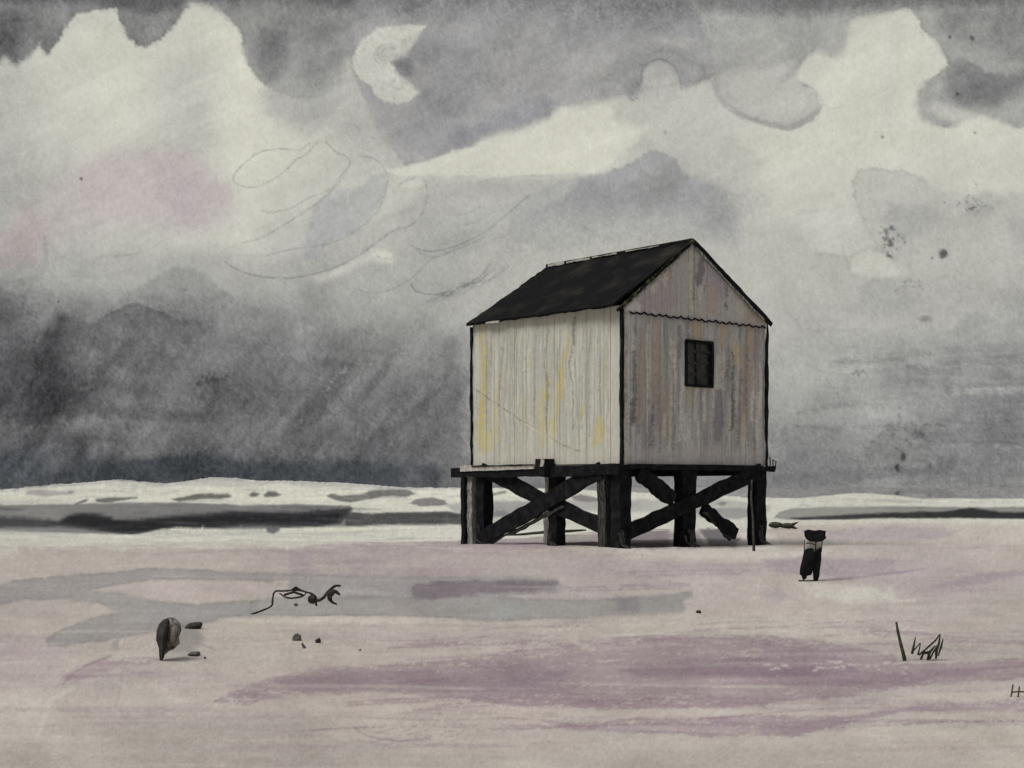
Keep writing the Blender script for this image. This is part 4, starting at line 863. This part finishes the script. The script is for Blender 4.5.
# roof: two tarred slopes with overhang
def slope(side):
    n, m_ = 40, 24; og0, og1 = .07, .06                 # front and rear overhang
    vs, fs = [], []
    for lay in (0, 1):
        for i in range(n + 1):
            for j in range(m_ + 1):
                u = -og0 + (L1 + og0 + og1) * i / n; s_ = j / m_; vr = ridge_v(u)
                oe = .17 + .16 * (1 - i / n) ** 2 if side < 0 else .12
                v = vr - (vr + oe) * s_ if side < 0 else vr + (L2 - vr + oe) * s_
                z = ZA + .02 - (ZA - .08 - ZT) * s_ - (.065 if lay else 0)
                e = 1 if (i in (0, n) or j == m_) else 0
                vs.append((v + e * random.uniform(-.02, .02), u + e * random.uniform(-.025, .025), z + .006 * math.sin(u * 5 + s_ * 9) + e * random.uniform(-.014, .014)))
    k = (n + 1) * (m_ + 1); q = lambda i, j, l: l * k + i * (m_ + 1) + j
    for i in range(n):
        for j in range(m_): fs += [(q(i, j, 0), q(i + 1, j, 0), q(i + 1, j + 1, 0), q(i, j + 1, 0)), (q(i, j, 1), q(i, j + 1, 1), q(i + 1, j + 1, 1), q(i + 1, j, 1))]
        fs += [(q(i, m_, 0), q(i + 1, m_, 0), q(i + 1, m_, 1), q(i, m_, 1)), (q(i, 0, 0), q(i, 0, 1), q(i + 1, 0, 1), q(i + 1, 0, 0))]
    for j in range(m_): fs += [(q(0, j, 0), q(0, j + 1, 0), q(0, j + 1, 1), q(0, j, 1)), (q(n, j, 0), q(n, j, 1), q(n, j + 1, 1), q(n, j + 1, 0))]
    return vs, fs
mb = MB()
for sd in (-1, 1): mb.add(*slope(sd))
roof = mb.build('roof', M['tar'], hut)
def ridge(u): return np.array((ridge_v(u), u, ZA + .04))
mb = MB(); mb.bar(ridge(-.08), ridge(L1 + .08), (1, 0, 0), .12, (0, 0, 1), .07, 30, .012); mb.build('ridge_cap', M['ink'], roof)
mb = MB()
for a, b, w_ in ((1.2, 2.6, .035), (3.0, 4.1, .04), (4.2, 5.3, .06), (5.4, 6.2, .09)): mb.bar(ridge(a) + (-.1, 0, -.02), ridge(b) + (-.1, 0, -.02), (0, 0, 1), w_, (1, 0, 0), .03, 8, .012)
mb.build('ridge_flashing', M['pale'], roof)
def rk(v, o, dz=0): return np.array((v, -o, ZA + .0 - (ZA - ZT - .07) * (abs(v - VR) / (VR if v < VR else L2 - VR)) + dz))
for (a, b, w_, m_, o, dz) in ((VR, -.2, .085, 'olive', .10, .01), (VR, L2 + .14, .13, 'ink', .095, .0), (VR + .1, L2 - .2, .055, 'grey', .098, -.12), (VR - .05, .05, .06, 'grey', .092, -.1)):
    b_ = MB(); p, q_ = rk(a, o, dz), rk(b, o, dz); dd = q_ - p; b_.bar(p, q_, (-dd[2], 0, dd[0]), w_, (0, 1, 0), .04, 26, .012); b_.build('barge_board', M[m_], roof)
b_ = MB(); z_ = ZT + .06
b_.bar((-.2, L1 - 1.5, z_ - .02), (-.2, L1 - .9, z_ - .02), (0, 0, 1), .05, (1, 0, 0), .03, 6, .008)
b_.build('eave_flashing', M['pale'], roof)

# deck beams
mb = MB(); mb.bar((-.12, -.15, ZB - .17), (-.12, L1 + .75, ZB - .20), (0, 0, 1), .28, (1, 0, 0), .2, 22, .026, .3); mb.build('deck_beam', M['ink'], hut)
mb = MB(); mb.bar((-.2, -.1, ZB - .08), (L2 + .2, -.1, ZB - .10), (0, 0, 1), .12, (0, 1, 0), .14, 26, .026); mb.build('deck_beam', M['ink'], hut)
mb = MB(); mb.bar((.3, L1 - .1, ZB - .17), (L2, L1 - .1, ZB - .17), (0, 0, 1), .26, (0, 1, 0), .2, 6, .01); mb.build('deck_beam', M['ink'], hut)
mb = MB(); mb.bar((L2 - .1, .1, ZB - .17), (L2 - .1, L1, ZB - .17), (0, 0, 1), .26, (1, 0, 0), .2, 6, .01); mb.build('deck_beam', M['ink'], hut)
mb = MB(); mb.box((.02, .05, ZB - .05), (L2 - .02, L1 - .05, ZB - .004)); mb.build('deck', M['back'], hut)
def u_at(pxv):
    k = (pxv - CX) / F; return (k * C0[1] - C0[0]) / (e1[0] - k * e1[1])
mb = MB(); mb.bar((-.235, u_at(541), ZB - .06), (-.235, L1 + .25, ZB - .09), (0, 0, 1), .1, (1, 0, 0), .05, 12, .012, .17); mb.build('sill_board', M['pale'], hut)
mb = MB(); mb.bar((-.272, u_at(541), ZB - .0), (-.272, L1 - .3, ZB - .02), (0, 0, 1), .035, (1, 0, 0), .03, 14, .008); mb.build('sill_lip', M['ink'], hut)
mb = MB(); um = u_at(550); mb.box((-.4, um - .24, ZB - .3), (-.05, um + .22, ZB + .17), .03); pb_ = mb.build('beam_end', M['ink'], hut)
mb = MB(); mb.bar((-.43, um - .14, ZB - .06), (-.43, um - .2, ZB + .14), (0, 1, 0), .12, (1, 0, 0), .04, 3, .02); mb.build('bolt_plate', M['pale'], pb_)
mb = MB(); q0 = [(L2 + .02, -.12, ZB + .25), (L2 + .05, -.12, ZB + .02), (L2 - .08, -.12, ZB - .06), (L2 + .16, -.12, ZB - .04), (L2 + .17, -.12, ZB + .16), (L2 + .30, -.12, ZB + .12), (L2 + .26, -.12, ZB - .14)]
mb.tube(q0, .018, 6); mb.build('hook', M['ink'], hut)

# posts
def post(u, v, m, w_=.36, t_=.3, foot=-.75, top=ZB - .12, lean=0.0, j=.032):
    b = MB(); b.bar((v + lean, u, foot), (v, u, top), (1, 0, 0), w_, (0, 1, 0), t_, 14, j); b.build('post', M[m], hut)
post(.12, .16, 'ink', .42, .36); post(.62, .05, 'ink2', .34, .3); post(u_at(553.5), .12, 'ink', .36, .34); post(L1 - .45, .12, 'ink', .36, .34); post(L1 + .02, .05, 'grey', .28, .26)
post(.14, v_at(688.5), 'ink', .56, .34); post(.14, L2 - .22, 'ink', .42, .34, lean=-.03); post(L1 - .2, L2 * .5, 'grey', .3, .3); post(L1 - .2, L2 - .2, 'ink2', .34, .3); post(L1 * .5, L2 - .2, 'grey', .3, .28); post(L1 * .5, L2 * .5, 'grey', .26, .26)
b = MB(); b.bar((-.13, L1 + .2, -.75), (-.13, L1 + .2, ZB - .34), (1, 0, 0), .16, (0, 1, 0), .16, 14, .02); b.build('post', M['ink'], hut)
def brace_long(pa, pb, w_, out, m='ink', j=.036):
    pts = []
    for (x, y) in (pa, pb):
        u = u_at(x); dd = C0[1] + e1[1] * u; pts.append(np.array((-out, u, EYE + (HY - y) / F * dd)))
    dd = pts[1] - pts[0]; b = MB(); b.bar(pts[0], pts[1], (0, -dd[2], dd[1]), w_, (1, 0, 0), .1, 16, j); b.build('brace', M[m], hut)
def brace_gable(pa, pb, w_, out, m='ink', j=.036):
    pts = []
    for (x, y) in (pa, pb):
        v = v_at(x); dd = C0[1] + e2[1] * v; pts.append(np.array((v, -out, EYE + (HY - y) / F * dd)))
    dd = pts[1] - pts[0]; b = MB(); b.bar(pts[0], pts[1], (-dd[2], 0, dd[0]), w_, (0, 1, 0), .1, 16, j); b.build('brace', M[m], hut)
brace_long((482, 470), (606, 528), .42, .0); brace_long((480, 541), (604, 470), .40, .115); brace_long((486, 545), (566, 507), .09, .06, 'ink2')
brace_gable((637, 472), (672, 500), .42, .05); brace_gable((702, 508), (736, 534), .38, .0); brace_gable((626, 531), (758, 470), .38, .10); brace_gable((701, 512), (728, 540), .07, .07, 'ink2')
# frayed splinters at the feet
for (u, v) in ((.0, .05), (.0, v_at(686)), (.0, v_at(694)), (u_at(552), -.05), (L1 - .35, -.05), (.0, L2 - .2)):
    b = MB()
    for k in range(3):
        x = random.uniform(-.17, .17); b.tube([(v + x - .1, u - .1, random.uniform(.1, .35)), (v + x - .12 + random.uniform(-.05, .05), u - .2, -.1), (v + x * 1.5 - .14, u - .3 - random.random() * .5, -.26)], [.035, .03, .01], 5)
    b.build('splinters', M['ink2'], hut)

# ---------------------------------------------------------------- things on the sand
def tube_px(mb, pts, r, d0, tilt=0.0):
    """a stick standing in the plane facing the sea at distance d0"""
    mb.tube([at(x, y, d0 + tilt * (k)) for k, (x, y) in enumerate(pts)], r)
def thing_from(mb_list, name, o, label, cat, group=None):
    e = empty(name, tuple(o), 0, label, cat, group)
    for nm, mb, mt, sm in mb_list:
        mb.v = [tuple(np.array(p) - o) for p in mb.v]; mb.build(nm, mt, e, sm)
    return e
def single(mb, name, o, mt, label, cat, group=None, sm=True):
    mb.v = [tuple(np.array(p) - o) for p in mb.v]; ob = mb.build(name, mt, None, sm); ob.location = tuple(o); return tag(ob, label, cat, group)

# thin pole stuck beside the right-hand stilt, pole beside the corner
o, d0 = on_sand(754, 551); mb = MB(); mb.tube([at(754, 553, d0), at(753, 520, d0 + .6), at(751, 498, d0 + 1.0), at(752, 480, d0 + 1.3)], [.04, .03, .03, .02], 6)
single(mb, 'pole', o, M['ink2'], 'thin dark pole leaning on the rightmost stilt of the hut', 'pole')
o, d0 = on_sand(626, 547); mb = MB(); mb.tube([at(626, 548, d0), at(629, 537, d0 + .3), at(641, 528, d0 + .8), at(648, 524, d0 + 1)], [.03, .03, .025, .02], 6)
single(mb, 'stick', o, M['ink2'], 'short bent dark stick at the foot of the hut corner post', 'stick')
# pole lying under the hut
o, d0 = on_sand(540, 536); mb = MB(); mb.tube([at(500, 536, d0), at(520, 534.5, d0 + .2), at(548, 532, d0 + .4), at(570, 531, d0 + .5), at(586, 530, d0 + .6)], [.03, .05, .055, .06, .03], 7, .15)
single(mb, 'driftwood_log', o, M['weed'], 'long dark driftwood log lying under the cream side of the hut', 'driftwood')
mb = MB(); o, d0 = on_sand(455, 528); mb.tube([at(449, 512, d0), at(452, 518, d0), at(457, 523, d0), at(466, 525, d0)], [.05, .09, .1, .05], 7, .1); mb.tube([at(453, 519, d0), at(455, 529, d0)], [.06, .05], 6)
single(mb, 'driftwood_branch', o, M['drift'], 'hooked black branch upright in the surf just left of the hut stilts', 'driftwood')
# weed heap right of the stilts
o, d0 = on_sand(783, 529); mb = MB()
mb.lump(at(775, 525, d0), (.28, .3, .12), 3); mb.lump(at(787, 525.5, d0), (.3, .3, .1), 4); mb.tube([at(788, 527, d0), at(794, 524, d0), at(798, 522, d0)], [.1, .06, .02], 6); mb.tube([at(788, 526, d0), at(794, 527.5, d0), at(797, 528.5, d0)], [.08, .05, .02], 6)
single(mb, 'seaweed_heap', o, M['weed'], 'low dark seaweed heap on the sand between the hut and the capped marker', 'seaweed')
# white-headed shadow under the hut: stones at the foot
for (x, y, rx, rz_, lb) in ((185, 637, 0, 0, None),):
    pass

# capped marker
o, d0 = on_sand(812, 581); k = d0 / F
def q(x, y, dy=0.0): return at(x, y, d0 + dy)
def slab(pts, y0, y1):
    b = MB(); n = len(pts); v = [q(x, y, y0) for x, y in pts] + [q(x, y, y1) for x, y in pts]
    b.add(v, [tuple(range(n))[::-1], tuple(range(n, 2 * n))] + [(i, (i + 1) % n, n + (i + 1) % n, n + i) for i in range(n)]); return b
def merge(*bs):
    r = MB()
    for b in bs: r.add(b.v, b.f)
    return r
cap = slab([(804, 531), (808, 529.5), (815, 530.5), (820, 529.8), (826, 531), (825.4, 535), (826.4, 538), (823, 541), (817, 542), (810, 541.5), (806, 539), (804.5, 536)], -.12, .2)
leg1 = slab([(804, 551), (807, 548.5), (812, 548), (814.6, 551), (814.2, 560), (813.4, 569), (811.5, 575), (807, 576), (806.5, 578.5), (803, 580.5), (801.5, 576), (799.6, 574), (800, 568), (802, 560)], -.06, .12)
leg2 = slab([(814.3, 552), (817, 550), (821.5, 547), (821.4, 560), (820, 570), (819.6, 575.5), (818, 580.5), (813.4, 580), (812.8, 572), (813.8, 562)], -.02, .16)
pan = slab([(804.5, 541), (822, 541), (821.5, 551), (804.6, 551)], .02, .05)
wires = MB(); [wires.tube([q(x, 540, -.03), q(x2, 552, -.03)], .008, 5) for x, x2 in ((804.6, 804.3), (816, 815.2), (822.3, 821.3))]; wires.tube([q(806, 543.5, -.04), q(811, 543.2, -.04), q(815, 545, -.04)], .008, 5)
base = slab([(798.5, 580), (806, 580.4), (812, 580), (817, 580.2), (817, 582.4), (806, 582.6), (799, 582.4)], -.1, .14)
thing_from([('cap', cap, M['ink'], False), ('leg', leg1, M['ink'], False), ('leg', leg2, M['ink'], False), ('panel', pan, M['chalk'], False), ('rod', wires, M['ink'], False), ('base_plate', base, M['ink'], False)], 'beach_marker', o,
           'small two-legged black marker with heavy cap and pale band, right of the hut', 'marker')

# left debris
o, d0 = on_sand(163, 660); mb = MB()
def blade(pts, y0, y1):
    n = len(pts); b = MB(); cx_ = sum(p[0] for p in pts) / n; cy_ = sum(p[1] for p in pts) / n
    v = [at(x, y, d0 + (y0 + y1) / 2) for x, y in pts] + [at(cx_, cy_, d0 + y0), at(cx_, cy_, d0 + y1)]
    b.add(v, [(i, (i + 1) % n, n) for i in range(n)] + [((i + 1) % n, i, n + 1) for i in range(n)]); return b
st1 = blade([(156.5, 631), (159, 624), (163, 619.5), (168, 618), (170, 622), (168.5, 630), (167.5, 640), (165.5, 648), (164.5, 656), (161, 665.5), (159.4, 660), (158.8, 648), (156, 640)], -.16, .1)
st2 = blade([(163, 620), (169, 617.2), (175, 618), (180, 622.5), (181.5, 630), (179, 637), (180, 643), (174, 649), (169, 651), (165, 655), (163, 645)], -.1, .2)
thing_from([('dark_side', st1, M['drift'], False), ('worn_side', st2, M['worn'], True)], 'driftwood_stump', o, 'pointed driftwood stump with a black left edge and grey worn side, at far left', 'driftwood')
def stone(x, y, rx, ry, lb, seed, m='stone', tilt=0.0, grp='dark stones on the sand'):
    o, dd = on_sand(x, y + ry * .6); b = MB(); kx = dd / F; b.lump((0, 0, 0), (rx * kx, max(rx, ry) * kx * 1.1, ry * kx), seed, .22)
    c, s_ = math.cos(tilt), math.sin(tilt); b.v = [(x_ * c - z_ * s_, y_, x_ * s_ + z_ * c + ry * kx * .6) for x_, y_, z_ in b.v]
    ob = b.build('stone', M[m], None, True); ob.location = tuple(o); tag(ob, lb, 'stone', grp)
stone(194, 626, 9.5, 4.2, 'flat dark stone right of the black stump top, larger one of the two there', 5, 'drift', .35)
stone(194, 654, 6, 2.6, 'small flat grey stone low to the right of the black stump', 8, 'stone', .1)
stone(205, 658, 1.2, 1.2, 'tiny dark pebble just right of the small flat stone near the stump', 9)
stone(297, 638, 4.6, 4.2, 'grey smudged stone with a tapering tail, below the twisted branch', 11, 'stone', -.5)
stone(304, 647, 4.5, 1.6, 'thin sliver of stone trailing from the grey stone below the twisted branch', 12, 'stone', -1.0)
stone(318, 641, 2.6, 3.0, 'small dark pebble just right of the grey stone below the twisted branch', 13, 'drift', -.4)
stone(360, 650, 1.3, 1.2, 'lone tiny pebble on bare sand above the long mauve streak', 14)
stone(698.5, 612, 2.5, 1.9, 'lone small round dark pebble in front of the hut on pale sand', 15, 'drift')
stone(296, 605, 2.2, 1.5, 'tiny pebble under the middle of the twisted branch', 16)
# twisted branch
o, d0 = on_sand(290, 616); d1 = d0 + 1.2
main = MB(); main.tube([at(x, y, dd) for x, y, dd in smooth([(245, 616.5, d0), (258, 612, d0), (271, 606.5, d0), (272.5, 600, d0), (275, 591.5, d0), (284, 591, d0), (296, 590, d0), (306, 592, d0), (313, 594, d0)], 3)], .011, 6, .2)
b1 = MB(); b1.tube([at(x, y, d0) for x, y in smooth([(279, 593), (288, 598), (300, 597), (306, 593), (298, 589), (292, 590)], 3)], .009, 6, .2); b1.tube([at(x, y, d0) for x, y in ((284, 595), (294, 592), (303, 595))], .014, 6, .2); b1.tube([at(x, y, d0) for x, y in ((292, 590), (296, 587), (300, 590))], .014, 6, .2)
b2 = MB(); b2.lump(at(312.5, 598.5, d0), (.05, .05, .048), 4, .3); b2.tube([at(x, y, d0) for x, y in smooth([(314, 601), (322, 599), (328, 592), (335, 586), (341, 586)], 3)], [.018] * 5 + [.017] * 5 + [.013] * 2 + [.006], 6, .1)
b2.tube([at(315, 600, d0), at(316.5, 606, d0)], [.02, .012], 5)
b3 = MB(); b3.tube([at(x, y, d0 - .05) for x, y in smooth([(340, 595), (335, 591.5), (330, 595), (331, 601), (337, 604.5)], 3)], [.01, .014, .018, .022, .03, .034, .034, .032, .026, .02, .016, .01, .007], 6, .15)
thing_from([('bough', main, M['drift'], True), ('twig', b1, M['drift'], True), ('fork', b2, M['drift'], True), ('curl', b3, M['drift'], True)], 'driftwood_branch', o, 'thin twisted driftwood branch with knot and curled end, on grey wet sand at left', 'driftwood')
# right twigs
o, d0 = on_sand(905, 661); mb = MB(); mb.tube([at(903, 670, d0), at(904.5, 659, d0), at(901, 645, d0), at(898, 632, d0 + .05), at(896.2, 622, d0 + .05)], [.007, .017, .014, .012, .009], 6, .1)
single(mb, 'stick', o, M['weed'], 'tallest dark stick standing alone on the sand, left of the twig tuft at lower right', 'stick')
o, d0 = on_sand(928, 660); parts = []
for pts, r in (([(912, 654), (914, 645), (915.5, 637)], [.012, .009, .004]), ([(912, 652), (916, 648), (920, 643)], [.006, .006, .004]), ([(918, 655), (919.5, 648), (920.5, 643)], [.008, .006, .004])):
    b = MB(); b.tube([at(x, y, d0) for x, y in pts], r, 6); parts.append(('twig', b, M['weed'], True))
for pts, r in (([(919, 655), (927, 648), (935, 641), (940, 634)], [.008, .008, .008, .005]), ([(940, 634), (939, 643), (936.5, 650), (936, 658.5)], [.006, .01, .013, .008]), ([(943, 639), (941, 647), (938, 656)], [.005, .01, .006]), ([(921, 659), (923, 654), (925, 651)], [.01, .009, .004]), ([(928, 660), (929, 654), (931, 650)], [.014, .013, .006]), ([(925, 653), (930, 652), (935, 646)], [.012, .012, .006]), ([(930, 659), (934, 651), (938, 644)], [.008, .008, .004])):
    b = MB(); b.tube([at(x, y, d0 + random.uniform(-.06, .06)) for x, y in pts], r, 6, .1); parts.append(('twig', b, M['weed'], True))
thing_from(parts, 'twig_tuft', o, 'scruffy tuft of short dark twigs poking out of the sand at lower right', 'twigs')
# the small letter H at the right edge
o, d0 = on_sand(1015, 697); b = MB(); r = .0055
b.tube([at(1011, 697.5, d0), at(1013, 684.5, d0)], r, 6); b.tube([at(1018, 697.5, d0), at(1019.5, 686.5, d0)], r, 6); b.tube([at(1012.5, 692.2, d0), at(1019, 691.6, d0), at(1026, 692, d0)], r * .9, 6)
single(b, 'letter_h', o, M['weed'], 'tiny dark letter H made of thin rods, standing on the sand at the right edge', 'letter')

# ---------------------------------------------------------------- camera, light, world
cam = bpy.data.cameras.new('camera'); co = put('camera', cam); co.location = (0, 0, EYE); co.rotation_euler = (math.radians(90), 0, 0)
cam.sensor_width = 36; cam.lens = F / 1024 * 36; cam.shift_y = (HY - 384) / 1024; cam.clip_end = 6000; SC.camera = co
dirv = np.array((-.9, -.43, 0)); dirv /= np.linalg.norm(dirv); ELV = math.radians(54)
sv = np.array((dirv[0] * math.cos(ELV), dirv[1] * math.cos(ELV), math.sin(ELV)))
sl = bpy.data.lights.new('sun', 'SUN'); sl.energy = .8; sl.angle = math.radians(26); sl.color = (1, .96, .9); so = put('sun', sl)
from mathutils import Vector
so.rotation_euler = Vector(tuple(-sv)).to_track_quat('-Z', 'Y').to_euler()
wd = bpy.data.worlds.new('World'); SC.world = wd; wd.use_nodes = True; nt = wd.node_tree; nt.nodes.clear()
o_ = nt.nodes.new('ShaderNodeOutputWorld'); bg = nt.nodes.new('ShaderNodeBackground'); bg.inputs[1].default_value = .165
sk = nt.nodes.new('ShaderNodeTexSky'); sk.sky_type = 'NISHITA'; sk.sun_disc = False; sk.sun_elevation = ELV; sk.sun_rotation = math.atan2(sv[0], sv[1]); sk.air_density = 1.0; sk.dust_density = 4.0; sk.ozone_density = .5
hs = nt.nodes.new('ShaderNodeHueSaturation'); hs.inputs['Saturation'].default_value = .12
nt.links.new(sk.outputs[0], hs.inputs['Color']); nt.links.new(hs.outputs[0], bg.inputs[0]); nt.links.new(bg.outputs[0], o_.inputs[0])
SC.view_settings.view_transform = 'Standard'; SC.view_settings.look = 'None'; SC.view_settings.exposure = 0; SC.view_settings.gamma = 1
SC.view_settings.use_curve_mapping = False
